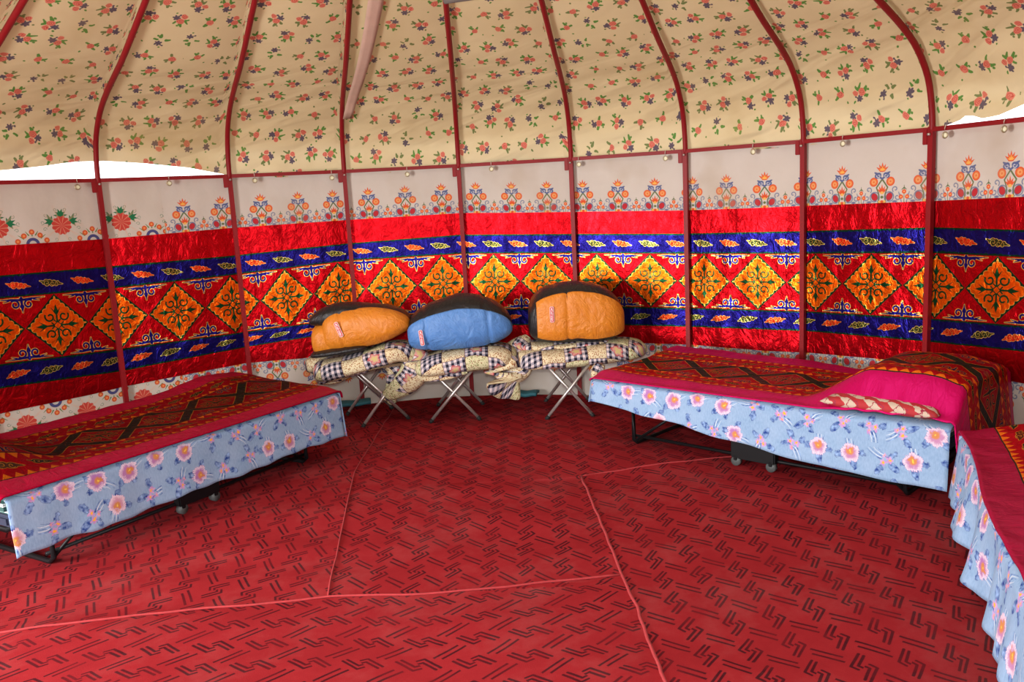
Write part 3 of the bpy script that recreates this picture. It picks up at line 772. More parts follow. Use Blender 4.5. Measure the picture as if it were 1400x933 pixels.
for j in range(NV + 1):
    t = j / NV
    for i in range(NU + 1):
        seg, k = divmod(i, 16)
        lo = ring_angs[seg % 24] + (2 * pi if seg >= 24 else 0); hi = ring_angs[(seg + 1) % 24] + (2 * pi if seg + 1 >= 24 else 0)
        q = k / 16; a = lo + (hi - lo) * q
        s0 = max(0.0, interp(wrapa(a), Zlow) - 1.70)
        s = s0 + (ARC - s0) * (t ** 1.35)
        p = rib_pt(lo, s, 0.022) * (1 - q) + rib_pt(hi, s, 0.022) * q
        # billow and pulled creases between the ribs
        c = Vector((0, 0, 1.4)) - p; c.normalize()
        w = 4 * q * (1 - q)
        near = exp(-s / 0.5)
        sag = w * 0.030 * (1 - near * 0.7)
        cre = 0.060 * near * w ** 0.5 * nz(a * 7 + s * 2.2, s * 6.0 - a * 2, 2.0) + 0.030 * (0.35 + near) * w ** 0.6 * nz(a * 4 - s * 4, s * 13 + a * 5, 9.0) + 0.016 * near * nz(a * 25, s * 14 + a * 6, 7.0)
        p = p + c * (sag + cre) - c * (0.02 * near * w)
        vs.append(p); uvs.append((a * (1.0 + (ARC - s) * 0.9) * 0.94 if False else a * 2.15 , s))
# lay the print straight on each gore: u measured across the gore at its own width
for j in range(NV + 1):
    row = vs[j * (NU + 1):(j + 1) * (NU + 1)]
    for i in range(NU + 1):
        seg, k = divmod(i, 16); seg = min(seg, 23)
        mid = seg * 16 + 8
        dd = (row[i] - row[mid]).length * (1 if i >= mid else -1)
        if i == seg * 16 and k == 0: dd = -(row[i] - row[mid]).length
        uvs[j * (NU + 1) + i] = (seg * 0.80 + dd, uvs[j * (NU + 1) + i][1] + (seg % 2) * 0.05)
fs = []
for j in range(NV):
    for i in range(NU):
        A = j * (NU + 1) + i; fs.append((A, A + 1, A + NU + 2, A + NU + 1))
roof = mesh('ceiling', vs, fs, M['roof'], uvs); roof['kind'] = 'structure'; roof['label'] = 'cream cotton roof lining printed with small red roses'

def rc_f(s_, t):
    i = int(round(s_ * 24)) % 24
    return rib_pt(ring_angs[i], 0.22 + (ARC - 0.22) * t, 0.075), (s_, t)
o = grid('ceiling_cover', 24, 16, rc_f, M['canvas'], None, 0.0); o['kind'] = 'structure'; o['label'] = 'thin canvas roof cover above the printed lining'
# a faded webbing strap stretched below the lining, between the third and fourth ribs in view
def strap_f(s, t):
    pts = [(0.155, 0.55, 0.0), (0.05, 0.35, 0.01)]
    q = s; along = 0.42 + q * 1.5; frac = 0.05 + 0.30 * q
    lo, hi = -0.203, 0.060
    p = rib_pt(lo, along, -0.004) * (1 - frac) + rib_pt(hi, along, -0.004) * frac
    p2 = rib_pt(lo, along, -0.004) * (1 - frac - 0.085) + rib_pt(hi, along, -0.004) * (frac + 0.085)
    w = 0.032 + 0.016 * q
    d = (p2 - p).normalized() * w * (t - 0.5) * 2
    c = (Vector((0, 0, 1.3)) - p).normalized()
    return p + d + c * (0.028 + 0.006 * sin(q * 9)), (s, t)
strap = grid('strap', 24, 3, strap_f, M['strap'], roof, 0.003); strap['label'] = 'faded pink strap crossing one roof gore'

# rolled grey canvas flap hanging from the roof at the top of the middle gore
flp = []
for k in range(9):
    q = k / 8; s_ = 1.57 + 0.03 * q
    p = rib_pt(0.060, s_, -0.03) * (1 - q) + rib_pt(0.322, s_, -0.03) * q
    flp.append(p + (Vector((0, 0, 1.4)) - p).normalized() * 0.03)
# ------------------------------------------------------------------ welded steel frame
frame = empty('tent_frame', (0, 0, 0))
tag(frame, 'red painted steel tent frame of poles, rails and bent roof ribs', 'frame')
RP = 3.128
for a in pole_angs:
    p = polar(a, RP); lean = polar(a, RP, 1.74)
    vs_, fs_ = tube_data([p, lean], 0.0155, 4, False, True, polar(a, 1.0))
    mesh('wall_pole', vs_, fs_, M['paint'], None, False, frame)
srt = sorted(a % (2 * pi) for a in angs)
for a in srt:
    pts = [rib_pt(a, 0.03 + (ARC - 0.03) * (k / 40) ** 1.5, -0.012) for k in range(41)]
    vs_, fs_ = tube_data([polar(a, RP, 1.715)] + pts, 0.0165, 10)
    mesh('roof_rib', vs_, fs_, M['paint'], None, True, frame)
    # angle bracket where rib, rail and pole meet
    rot = -a
    sgn = -1 if (a % (2 * pi)) > 0.45 and a < pi or a > 5.4 else 1
    br = box('bracket', (0, 0, 0), (0.030, 0.014, 0.085), M['paint'], frame, 0.003)
    br.location = polar(a, RP - 0.012, 1.690) + Vector((cos(a), -sin(a), 0)) * (0.030 if int(a * 100) % 2 else -0.030); br.rotation_euler = (0, 0, rot)
    bt = tube('bolt', [polar(a, RP - 0.018, 1.70), polar(a, RP - 0.032, 1.70)], 0.007, M['steel'], frame, 8)
for k in range(24):
    a, b_ = srt[k], srt[(k + 1) % 24]
    if b_ < a: b_ += 2 * pi
    vs_, fs_ = tube_data([polar(a, RP, 1.725), polar(b_, RP, 1.725)], 0.0125, 4, False, True)
    mesh('rail', vs_, fs_, M['paint'], None, False, frame)
cc = OFF * (R0 - 0.6)
tube('crown_ring', [polar(k * pi / 24, 0.60, 3.36) + cc for k in range(48)], 0.025, M['paint'], frame, 8, True)
for k in range(3):
    for d in (0, pi / 2):
        off = (k - 1) * 0.16
        pts = []
        for q in range(13):
            s_ = -1 + 2 * q / 12; L = sqrt(0.36 - off * off)
            x, y = s_ * L, off
            pts.append(Vector((x * cos(d) - y * sin(d), x * sin(d) + y * cos(d), 3.36 + 0.10 * (1 - s_ * s_))) + cc)
        tube('crown_bar', pts, 0.011, M['paint'], frame, 8)
tube('canvas_roll', flp, 0.034, M['grey'], roof, 12)['label'] = 'rolled grey canvas flap at the top of the middle gore'
def flap_f(s, t):
    p = rib_pt(0.060, 1.57 + 0.35 * t, -0.05) * (1 - s) + rib_pt(0.322, 1.60 + 0.35 * t, -0.05) * s
    return p, (s, t)
grid('canvas_flap', 8, 6, flap_f, M['grey'], roof, 0.006)['label'] = 'grey canvas flap under the crown'

# eyelets of the wall cloth tied to the rail
ev = [(-.766, 1.690), (-.585, 1.695), (-.403, 1.692), (-.232, 1.688), (-.059, 1.686), (.138, 1.692), (.342, 1.688), (.543, 1.690), (.741, 1.690), (.933, 1.695), (1.135, 1.692), (1.25, 1.692)]
for a, z in ev:
    par = w_left if a < -0.6 else w_back
    ra = wall_r(a, RP) - 0.020
    c = polar(a, ra, z - 0.004); ex = Vector((cos(a), -sin(a), 0)); ez = Vector((0, 0, 1))
    ring = tube('eyelet', [c + (ex * cos(q * pi / 8) + ez * sin(q * pi / 8)) * 0.0150 for q in range(16)], 0.0036, M['brass'], par, 6, True, False, polar(a, 1.0))
    back = c + polar(a, 0.004)
    mesh('eyelet_daylight_disc', [back + (ex * cos(q * pi / 8) + ez * sin(q * pi / 8)) * 0.0145 for q in range(16)], [tuple(range(16))], M['eyelet_daylight'], None, False, ring)  # pale disc painted as the daylight seen through the hole
    tube('tie_string', [c + ez * 0.016, c + ez * 0.034 + polar(a, -0.004), c + ez * 0.052 + polar(a, 0.004)], 0.0022, M['cordm'], ring, 6)

# door posts and lintel
dz = 1.70
for k, a in enumerate(DOOR):
    p = polar(a, 3.16); box('door_%d' % (k + 1), (p.x, p.y, dz / 2), (0.06, 0.06, dz), M['paint'], None, 0.004, -a)['kind'] = 'structure'

# ------------------------------------------------------------------ carpets, four lengths meeting at raised seams
def ground(x, y):
    return 0.012 * nz(x * 1.1, y * 1.6, 0.3) + 0.010 * nz(x * 1.7 + y * 0.6, y * 4.4, 2.2)
def seamA(x): return interp(x, [(-3.3, -0.62), (-1.41, -.345), (-0.8, -0.235), (-.249, -.176), (0.2, -0.19), (.889, -.10)])
def seamB(y): return interp(y, [(-.3, -.24), (-.176, -.249), (1.38, -.409), (2.12, -.393), (3.3, -.37)])
def seamC(y): return interp(y, [(-3.4, 1.05), (-.846, .913), (-.376, .905), (-.1, .889), (1.112, .837), (1.3, .83)])
def seamD(x): return interp(x, [(.837, 1.112), (1.2, 1.20), (1.676, 1.288), (3.3, 1.62)])
def carpet(name, lab, edges_poly, rot, du, dv, lift):
    # fill the outline with a fine grid by clipping a lattice: rows between two boundary curves
    fA, fB, lo, hi, axis = edges_poly
    nu, nv = 90, 70
    c_, s_ = cos(rot), sin(rot)
    def f(s, t):
        q = lo + (hi - lo) * t
        a_, b_ = fA(q), fB(q)
        p = a_ + (b_ - a_) * s
        x, y = (p, q) if axis == 'y' else (q, p)
        rr = math.hypot(x, y)
        if rr > 3.11: x, y = x * 3.11 / rr, y * 3.11 / rr
        return Vector((x, y, ground(x, y) + 0.016 + lift)), (x * c_ + y * s_ + du, -x * s_ + y * c_ + dv)
    o = grid(name, nu, nv, f, M['carpet'], None, 0.0)
    tag(o, lab, 'carpet'); return o
circ = lambda q: sqrt(max(0.0, 3.14 ** 2 - min(3.1399, abs(q)) ** 2))
def bind(par, pts, r=0.006):
    out = []
    for k in range(len(pts) - 1):
        for q in range(12):
            t = q / 12; x = pts[k][0] + (pts[k + 1][0] - pts[k][0]) * t; y = pts[k][1] + (pts[k + 1][1] - pts[k][1]) * t
            x += 0.007 * nz(x * 9, y * 9, 3); y += 0.009 * nz(x * 8, y * 8, 9)
            out.append(Vector((x, y, ground(x, y) + 0.020)))
    x, y = pts[-1]; out.append(Vector((x, y, ground(x, y) + 0.020)))
    tube('edge_binding', out, r, M['binding'], par, 6)
c1 = carpet('carpet', 'red patterned carpet length closest to the door, motifs lying sideways', (lambda y: -circ(y), lambda y: seamC(y), -3.13, -0.10, 'y'), -0.06, 0.0, 0.0, 0.0)
# re-shape front carpet so that its far edge follows the seam
for v in c1.data.vertices:
    x, y = v.co.x, v.co.y; e = seamA(x)
    t = (y + 3.13) / (3.13 - 0.10)
    yn = -3.13 + t * (e + 3.13)
    rr = math.hypot(x, yn)
    v.co.y = yn if rr < 3.11 else yn * 3.11 / rr
    v.co.z = ground(x, v.co.y) + 0.016
c2 = carpet('carpet', 'red patterned carpet length beside the left bed', (lambda x: seamA(x), lambda x: circ(x), -3.13, -0.249, 'x'), -1.95, 0.05, 0.03, 0.002)
for v in c2.data.vertices:
    x, y = v.co.x, v.co.y
    if y > -0.3:
        e = seamB(y); xn = -3.13 + (x + 3.13) * (e + 3.13) / (3.13 - 0.249)
        v.co.x = xn; v.co.z = ground(xn, y) + 0.017
c3 = carpet('carpet', 'red patterned carpet length running from the middle seam to the tables', (lambda y: seamB(y), lambda y: min(circ(y), seamC(y) if y < 1.112 else 3.2), -0.18, 3.13, 'y'), -1.60, 0.02, 0.08, 0.0)
# right part behind seam D belongs to the same length, its near edge follows the seam
c4 = carpet('carpet', 'red patterned carpet length on the right, along the two right beds', (lambda y: seamC(y), lambda y: circ(y), -3.13, 1.0, 'y'), -1.52, 0.03, 0.02, 0.004)
for v in c4.data.vertices:
    x, y = v.co.x, v.co.y; e = seamD(x)
    yn = -3.13 + (y + 3.13) / (1.0 + 3.13) * (e + 3.13)
    x = seamC(yn) + (x - seamC(y)) if x < 1.2 else x
    rr = math.hypot(x, yn)
    if rr > 3.11: x, yn = x * 3.11 / rr, yn * 3.11 / rr
    v.co = (x, yn, ground(x, yn) + 0.020)
bind(c1, [(-3.0, -.58), (-1.41, -.345), (-0.8, -.235), (-.249, -.176), (.2, -.19), (.889, -.10)], 0.0045)
bind(c2, [(-.249, -.176), (-.409, 1.38), (-.393, 2.12), (-.37, 2.9)], 0.0035)
bind(c4, [(.837, 1.112), (.889, -.10), (.905, -.376), (.913, -.846), (.96, -1.6)], 0.0062)
bind(c3, [(.837, 1.112), (1.2, 1.20), (1.676, 1.288), (2.4, 1.43)], 0.0050)

# ------------------------------------------------------------------ folding beds
L, W = 1.97, 0.86
def make_bed(org, rz, lab, W=W):
    e = empty('folding_bed', (org[0], org[1], 0), rz); tag(e, lab, 'bed', None)
    zt = 0.255
    tube('top_frame', [(0.03, 0.06, zt), (L - 0.03, 0.06, zt), (L - 0.03, W - 0.05, zt), (0.03, W - 0.05, zt)], 0.014, M['blackm'], e, 8, True)
    for y in (0.10, W - 0.09):
        tube('lower_bar', [(0.20, y, 0.075), (L - 0.20, y, 0.075)], 0.0095, M['blackm'], e, 8)
    for x in (0.22, L - 0.22):
        tube('leg', [(x, 0.08, zt), (x, 0.08, 0.055), (x, 0.11, 0.032), (x, W - 0.11, 0.032), (x, W - 0.07, 0.055), (x, W - 0.07, zt)], 0.012, M['blackm'], e, 8)
        s = 1 if x < 1 else -1
        for y in (0.095, W - 0.085):
            tube('brace', [(x, y, 0.045), (x + s * 0.30, y, zt)], 0.008, M['blackm'], e, 8)
    wb = box('wheel_box', (L / 2, 0.085, 0.145), (0.25, 0.05, 0.165), M['blackm'], e, 0.006)
    box('wheel_box', (L / 2, W - 0.11, 0.155), (0.26, 0.05, 0.17), M['blackm'], e, 0.006)
    for x in (L / 2 - 0.10, L / 2 + 0.10):
        for y in (0.080, W - 0.105):
            cs = empty('caster', (0, 0, 0)); cs.parent = e
            tube('wheel', [(x, y - 0.014, 0.047), (x, y + 0.014, 0.047)], 0.026, M['wheel'], cs, 18)
            box('fork', (x, y, 0.066), (0.020, 0.040, 0.030), M['blackm'], cs, 0.003)
    return e
def bed_thing(name, bed, lab, cat):
    e = empty(name, bed.location, bed.rotation_euler[2]); tag(e, lab, cat); return e
BL = make_bed((-1.568, 0.043), atan2(.8514, .5246), 'black steel folding bed at the left wall, under the shaded red cover')
BR = make_bed((0.975, 1.70), atan2(-.695, .719), 'black steel folding bed along the right wall, with its wheel box showing', 0.83)
BF = make_bed((2.375, 0.215), atan2(-.93, -.37), 'black steel folding bed at the right edge of the photo', 0.80)

def mattress(bed, lab, W=W, x0=0.02, x1=L - 0.02):
    e = bed_thing('mattress', bed, lab, 'mattress')
    box('base', ((x0 + x1) / 2, W / 2, 0.294), (x1 - x0, W - 0.03, 0.05), M['navy'], e, 0.012, 0, 3)['label'] = 'dark navy lower layer of the mattress'
    box('padding', ((x0 + x1) / 2, W / 2, 0.355), (x1 - x0, W - 0.02, 0.08), M['stripes'], e, 0.022, 0, 4)['label'] = 'striped green and white upper layer'
    return e
mattress(BL, 'striped mattress hidden under the left bed\'s flowered sheet')
mattress(BR, 'green and white striped mattress showing at the head of the long right bed', 0.83, x1=L - 0.035)
mattress(BF, 'mattress on the bed at the right edge of the photo', 0.80)

def press(bed, p, lim=3.10):
    # cloth that would reach the tent wall is pressed back against it
    c, s_ = cos(bed.rotation_euler[2]), sin(bed.rotation_euler[2])
    wx, wy = bed.location.x + p.x * c - p.y * s_, bed.location.y + p.x * s_ + p.y * c
    r = math.hypot(wx, wy)
    if r > lim:
        wx, wy = wx * lim / r - bed.location.x, wy * lim / r - bed.location.y
        return Vector((wx * c + wy * s_, -wx * s_ + wy * c, p.z))
    return p
def sheet(bed, lab, W, zb, zt=0.408, ends=(1, 1), wave=0.004, x0=-0.005, x1=L + 0.0, flare=0.02):
    # hangs over the front edge and both ends
    segs = []
    nD = 10
    def surf(s, t):
        x = x0 + (x1 - x0) * s
        # across: from back edge over the top, then down the front
        top = 0.62
        if t < top:
            y = W - (W + 0.0) * (t / top); z = zt; vv = y
            ed = min(1, (y) / 0.03)
            z = zt - 0.012 * (1 - ed)
            y -= 0.006 * (1 - ed)
        else:
            q = (t - top) / (1 - top); H = zt - zb(x)
            z = zt - 0.012 - (H - 0.012) * q
            y = -0.010 - flare * q + wave * q * (2.6 * nz(x * 5.5, 3.0, 8.0) * 1.6 + 1.3 * sin(x * 13 + 3 * nz(x * 2, 1, 1)) + 0.5 * sin(x * 31 + 4 * nz(x * 3, 5, 1))) + 0.006 * nz(x * 7, q * 2, 4) * q
            vv = -(zt - z)
        return press(bed, Vector((x, y, z))), (x + 0.03, vv + 0.04)
    o = grid('bed_sheet', 90, 44, surf, M['sheet'], None, 0.003)
    o.location = bed.location; o.rotation_euler = bed.rotation_euler
    tag(o, lab, 'bed sheet')
    for kx in (0, 1):
        if not ends[kx]: continue
        def ef(s, t, kx=kx):
            y = -0.012 + (W - 0.05) * s; X = (x0 - 0.004) if kx == 0 else (x1 + 0.004)
            H = (zt - zb(X)) * ends[kx]; z = zt - 0.006 - H * t
            sg = -1 if kx == 0 else 1
            return Vector((X + sg * (0.010 * t + 0.005 * t * sin(s * 20)), y - 0.02 * t * (1 - sm(s, 0, 0.2)), z)), (y + 0.1, z)
        grid('end_fall', 24, 8, ef, M['sheet'], o, 0.003)
    return o
sheet(BL, 'pale blue flowered sheet hanging down the front of the left bed', W, lambda x: 0.150 + 0.006 * sin(x * 9) + 0.004 * sin(x * 31), 0.405, (0, 1), x0=0.012)
sheet(BR, 'pale blue flowered sheet on the long right bed, hem uneven above the wheel box', 0.83,
      lambda x: interp(x, [(0, .28), (.5, .235), (1.0, .175), (1.25, .150), (1.45, .135), (1.97, .122)]) + 0.004 * sin(x * 14), 0.408, (1, 0), 0.003, -0.005, L - 0.005)
sheet(BF, 'pale blue flowered sheet falling in folds at the right edge of the photo', 0.80, lambda x: 0.13 + 0.01 * sin(x * 6), 0.408, (1, 1), 0.014, 0.0, L, 0.035)

def cover(bed, lab, hf, mat, x0, x1, y0, y1, endfall=(0.0, 0.0), voff=0.0, uoff=0.0, nu=130, nv=60, curve=None):
    def f(s, t):
        x = x0 + (x1 - x0) * s; y = y0 + (y1 - y0) * t
        z = hf(x, y)
        X = x
        if endfall[1] and x > L:
            q = x - L; X = L + min(q, 0.012 + q * 0.12); z -= q * endfall[1]
        if endfall[0] and x < 0:
            q = -x; X = -min(q, 0.012 + q * 0.12); z -= q * endfall[0]
        Y = y
        if curve: X, Y, z = curve(x, y, X, Y, z)
        return press(bed, Vector((X, Y, z))), (x + uoff, (y - y0) * 0.90 / (y1 - y0) + voff)
    o = grid('bed_cover', nu, nv, f, mat, None, 0.006)
    o.location = bed.location; o.rotation_euler = bed.rotation_euler
    tag(o, lab, 'bed cover'); return o
def wr(x, y, k=1.0): return 0.008 * k * nz(x * 4, y * 6, 1.5) + 0.004 * k * nz(x * 13, y * 12, 3.1)
def h_left(x, y):
    front = sm(y, -0.02, 0.10)
    z = 0.412 + 0.035 * front * (0.5 + 0.5 * y / W) - 0.018 * sin(pi * min(1, x / L)) * 1.0
    z += 0.02 * sm(y, 0.5, 0.9) + abs(wr(x, y))
    z += 0.13 * sm(-x, -0.48, -0.10) * sm(y, 0.10, 0.35) * (1 - 0.5 * sm(y, 0.72, 0.90))
    z += 0.030 * exp(-((x - 1.72) / 0.18) ** 2) * sm(y, .3, .7)
    return max(z, 0.414)
cover(BL, 'red velvet bed cover, shade painted in, with crimson border on the left bed', h_left, M['coverL'], -0.03, L + 0.05, -0.020, W + 0.02, (0.6, 0.9))
def h_right(x, y):
    front = sm(y, -0.02, 0.10)
    z = 0.416 + 0.022 * front - 0.012 * sin(pi * min(1, x / L)) + 0.022 * sm(y, 0.45, 0.9) * (1 - sm(x, 0.9, 1.2)) + abs(wr(x, y))
    pil = sm(x, 1.22, 1.60)
    prof_y = 0.026 + 0.149 * sm(y, -0.03, 0.15)
    z += pil * prof_y * (1 - 0.45 * sm(y, 0.60, 0.88)) * (1 - 0.25 * sm(x, 1.82, 2.0))
    z += pil * 0.020 * nz(x * 16, y * 6, 2.7) * exp(-((y - 0.04) / 0.07) ** 2)
    return max(z, 0.418)
cover(BR, 'red velvet bed cover with pink satin border, humped over a pillow', h_right, M['cover'], -0.03, L + 0.30, -0.020, W + 0.02, (0.6, 1.0), 0.0, 0.10)
def h_front(x, y):
    return max(0.414, 0.425 + 0.02 * sm(y, 0.0, 0.2) + 0.05 * (1 - sm(x, 0.1, 0.5)) * sm(y, 0.1, 0.4) + abs(wr(x, y, 1.4)))
def cv_front(x, y, X, Y, z):
    return X, Y + 0.012 * sin(x * 5) * (1 - sm(y, 0, 0.2)), z
cover(BF, 'red velvet bed cover with broad crimson border at the right edge of the photo', h_front, M['coverF'], -0.06, L + 0.04, -0.015, 0.81, (0.9, 0.9), 0.0, 0.0, curve=cv_front)

# pillow under the right cover
def cushion(name, a, b_, h, mat, loc, rot, lab, cat, uvs_=1.0):
    vs, uvs, fs = [], [], []
    n = 28
    def top(i, j, sg):
        u = -1 + 2 * i / n; v = -1 + 2 * j / n
        e = max(0.0, (1 - abs(u) ** 4) * (1 - abs(v) ** 4)) ** 0.5
        px_ = u * a * (1 - 0.05 * (1 - abs(v)) ** 1 * 0 - 0.04 * v * v * 0); 
        k = 1 - 0.06 * (1 - (u * u)) * abs(v) ** 3; k2 = 1 - 0.06 * (1 - v * v) * abs(u) ** 3
        return Vector((u * a * k2, v * b_ * k, sg * h * e)), (u * a, v * b_)
    for sg in (1, -1):
        off = len(vs)
        for j in range(n + 1):
            for i in range(n + 1):
                p, q = top(i, j, sg); vs.append(p); uvs.append(q)
        for j in range(n):
            for i in range(n):
                A = off + j * (n + 1) + i; f_ = (A, A + 1, A + n + 2, A + n + 1); fs.append(f_ if sg > 0 else f_[::-1])
    o = mesh(name, vs, fs, mat, uvs); o.location = loc; o.rotation_euler = rot
    bm = bmesh.new(); bm.from_mesh(o.data); bmesh.ops.remove_doubles(bm, verts=bm.verts, dist=1e-5); bm.to_mesh(o.data); bm.free()
    tag(o, lab, cat); return o
lp = Matrix.Rotation(BR.rotation_euler[2], 4, 'Z') @ Vector((1.66, 0.290, 0)) + Vector(BR.location)
cushion('pillow', 0.27, 0.335, 0.044, M['pillow'], (lp.x, lp.y, 0.457), (0.0, 0, BR.rotation_euler[2] - 0.02), 'red and white printed pillow peeping out under the pink satin hem', 'pillow')
lp = Matrix.Rotation(BL.rotation_euler[2], 4, 'Z') @ Vector((0.25, 0.52, 0)) + Vector(BL.location)

# ------------------------------------------------------------------ folding tables
def make_table(x, y, rz, w, d, zt, lab):
    e = empty('folding_table', (x, y, 0), rz); tag(e, lab, 'table')
    box('table_top', (0, 0, zt + 0.011), (w + 0.10, d + 0.06, 0.018), M['wood'], e, 0.004)
    for s in (-1, 1):
        k = 0.022 if s > 0 else 0.0
        y0, y1 = -d / 2 + k, d / 2 - k
        for yy in (y0, y1):
            lg = tube('leg', [(s * w / 2, yy, 0.022), (-s * w / 2, yy, zt - 0.004)], 0.0105, M['steel'], e, 12)
            dx = s * w * 0.02
            tube('foot_cap', [(s * (w / 2 + 0.004), yy, 0.014), (s * (w / 2 - 0.014), yy, 0.014 + 0.018 * zt / w)], 0.0135, M['rubber'], lg, 12)
        tube('cross_bar', [(-s * w / 2, y0, zt - 0.006), (-s * w / 2, y1, zt - 0.006)], 0.0095, M['steel'], e, 10)
    for yy in (-d / 2 + 0.011, d / 2 - 0.011):
        tube('rivet', [(0, yy - 0.018, zt / 2 + 0.01), (0, yy + 0.018, zt / 2 + 0.01)], 0.006, M['steel'], e, 8)
    return e
make_table(-0.455, 2.62, 0.44, 0.33, 0.40, 0.40, 'folding table with crossed steel legs, nearest the left bed')
make_table(0.105, 2.625, -0.03, 0.33, 0.47, 0.40, 'folding table with crossed steel legs under the blue sleeping bag')
make_table(0.875, 2.565, -0.03, 0.31, 0.50, 0.40, 'folding table with crossed steel legs, nearest the right bed')

# ------------------------------------------------------------------ patchwork quilts and sleeping bags: lofts along a path
def loft(name, path, mat, parent=None, nseg=36, p=2.6, fixed=False, phi=(0, 2 * pi), scale=1.0, uo=(0, 0), puff=None, capend=True, sub=6):
    # path: list of (centre, half depth (y-ish), half height); smooth interpolated; cross-section across the path
    P = [(Vector(c), w, h) for c, w, h in path]
    st = []
    n = len(P)
    for k in range(n - 1):
        a0, a1, a2, a3 = P[max(k - 1, 0)], P[k], P[k + 1], P[min(k + 2, n - 1)]
        for q in range(sub):
            t = q / sub
            st.append((cr(a0[0], a1[0], a2[0], a3[0], t), max(0.001, cr(a0[1], a1[1], a2[1], a3[1], t)), max(0.001, cr(a0[2], a1[2], a2[2], a3[2], t))))
    st.append(P[-1])
    vs, uvs, fs = [], [], []
    full = abs(phi[1] - phi[0] - 2 * pi) < 1e-6
    U = 0.0
    for k, (c, w, h) in enumerate(st):
        d = st[min(k + 1, len(st) - 1)][0] - st[max(k - 1, 0)][0]; d.normalize()
        if k: U += (c - st[k - 1][0]).length
        sd = d.cross(Vector((0, 0, 1))) * -1
        if sd.length < 0.05: sd = Vector((0, 1, 0))
        sd.normalize(); up = sd.cross(d) * -1
        if up.z < 0: up = -up
        if fixed: sd, up = Vector((0, 1, 0)), Vector((0, 0, 1))
        per = 0; last = None
        for i in range(nseg + 1):
            th = phi[0] + (phi[1] - phi[0]) * i / nseg
            cx, cy = cos(th), sin(th)
            X = abs(cx) ** (2 / p) * (1 if cx >= 0 else -1); Y = abs(cy) ** (2 / p) * (1 if cy >= 0 else -1)
            kk = scale * (1 + (puff(U, th) if puff else 0))
            pt = c + sd * X * w * kk + up * Y * h * kk
            if last is not None: per += (pt - last).length
            last = pt
            vs.append(pt); uvs.append((U + uo[0], per + uo[1]))
    m_ = nseg + 1
    for k in range(len(st) - 1):
        for i in range(nseg):
            A = k * m_ + i; fs.append((A, A + 1, A + m_ + 1, A + m_))
    if capend and full:
        fs.append(tuple(range(nseg))); fs.append(tuple(reversed(range((len(st) - 1) * m_, (len(st) - 1) * m_ + nseg))))
    return mesh(name, vs, fs, mat, uvs, True, parent)
def lump(k, f=3.0): return lambda U, th: 0.05 * nz(U * 9 + k, cos(th) * 1.3 * f / 3, sin(th) * 1.3 * f / 3) + 0.028 * nz(U * 24 + k, cos(th) * 3, sin(th) * 3)

q1 = empty('patchwork_quilt', (-0.455, 2.6, 0)); tag(q1, 'rolled patchwork quilt sloping up to the right, nearest the left bed', 'quilt')
def rel(o, pts): return [((x - o.location.x, y - o.location.y, z), w, h) for x, y, z, w, h in pts]
loft('main_fold', rel(q1, [(-0.835, 2.50, 0.395, 0.05, 0.03), (-0.81, 2.50, 0.395, 0.14, 0.062), (-0.72, 2.50, 0.40, 0.19, 0.074), (-0.55, 2.50, 0.43, 0.20, 0.070), (-0.38, 2.50, 0.475, 0.20, 0.072), (-0.25, 2.50, 0.50, 0.18, 0.066), (-0.15, 2.50, 0.475, 0.13, 0.058), (-0.12, 2.50, 0.46, 0.03, 0.02)]), M['quilt'], q1, puff=lump(1))
loft('tucked_end', rel(q1, [(-0.93, 2.66, 0.41, 0.03, 0.02), (-0.91, 2.66, 0.41, 0.10, 0.05), (-0.83, 2.66, 0.415, 0.14, 0.062), (-0.73, 2.66, 0.42, 0.14, 0.06), (-0.62, 2.66, 0.42, 0.10, 0.04)]), M['quilt'], q1, puff=lump(2), uo=(0.05, 0.02))
loft('lower_fold', rel(q1, [(-0.83, 2.52, 0.345, 0.03, 0.02), (-0.80, 2.52, 0.335, 0.10, 0.035), (-0.70, 2.52, 0.335, 0.13, 0.035), (-0.60, 2.53, 0.365, 0.10, 0.025)]), M['quilt'], q1, puff=lump(12), uo=(0.2, 0.09))
loft('hanging_corner', rel(q1, [(-0.16, 2.46, 0.500, 0.06, 0.05), (-0.13, 2.44, 0.44, 0.07, 0.085), (-0.16, 2.44, 0.36, 0.07, 0.095), (-0.22, 2.44, 0.29, 0.055, 0.085), (-0.30, 2.45, 0.235, 0.045, 0.060), (-0.37, 2.46, 0.20, 0.03, 0.035), (-0.40, 2.46, 0.185, 0.01, 0.01)]), M['quilt'], q1, puff=lump(3), uo=(0.1, 0.0))
loft('hanging_corner', rel(q1, [(-0.36, 2.52, 0.44, 0.04, 0.04), (-0.30, 2.52, 0.36, 0.04, 0.05), (-0.31, 2.52, 0.27, 0.04, 0.055), (-0.34, 2.52, 0.19, 0.035, 0.045), (-0.33, 2.52, 0.14, 0.02, 0.03), (-0.325, 2.52, 0.125, 0.005, 0.01)]), M['quilt'], q1, puff=lump(4), uo=(0.03, 0.07))

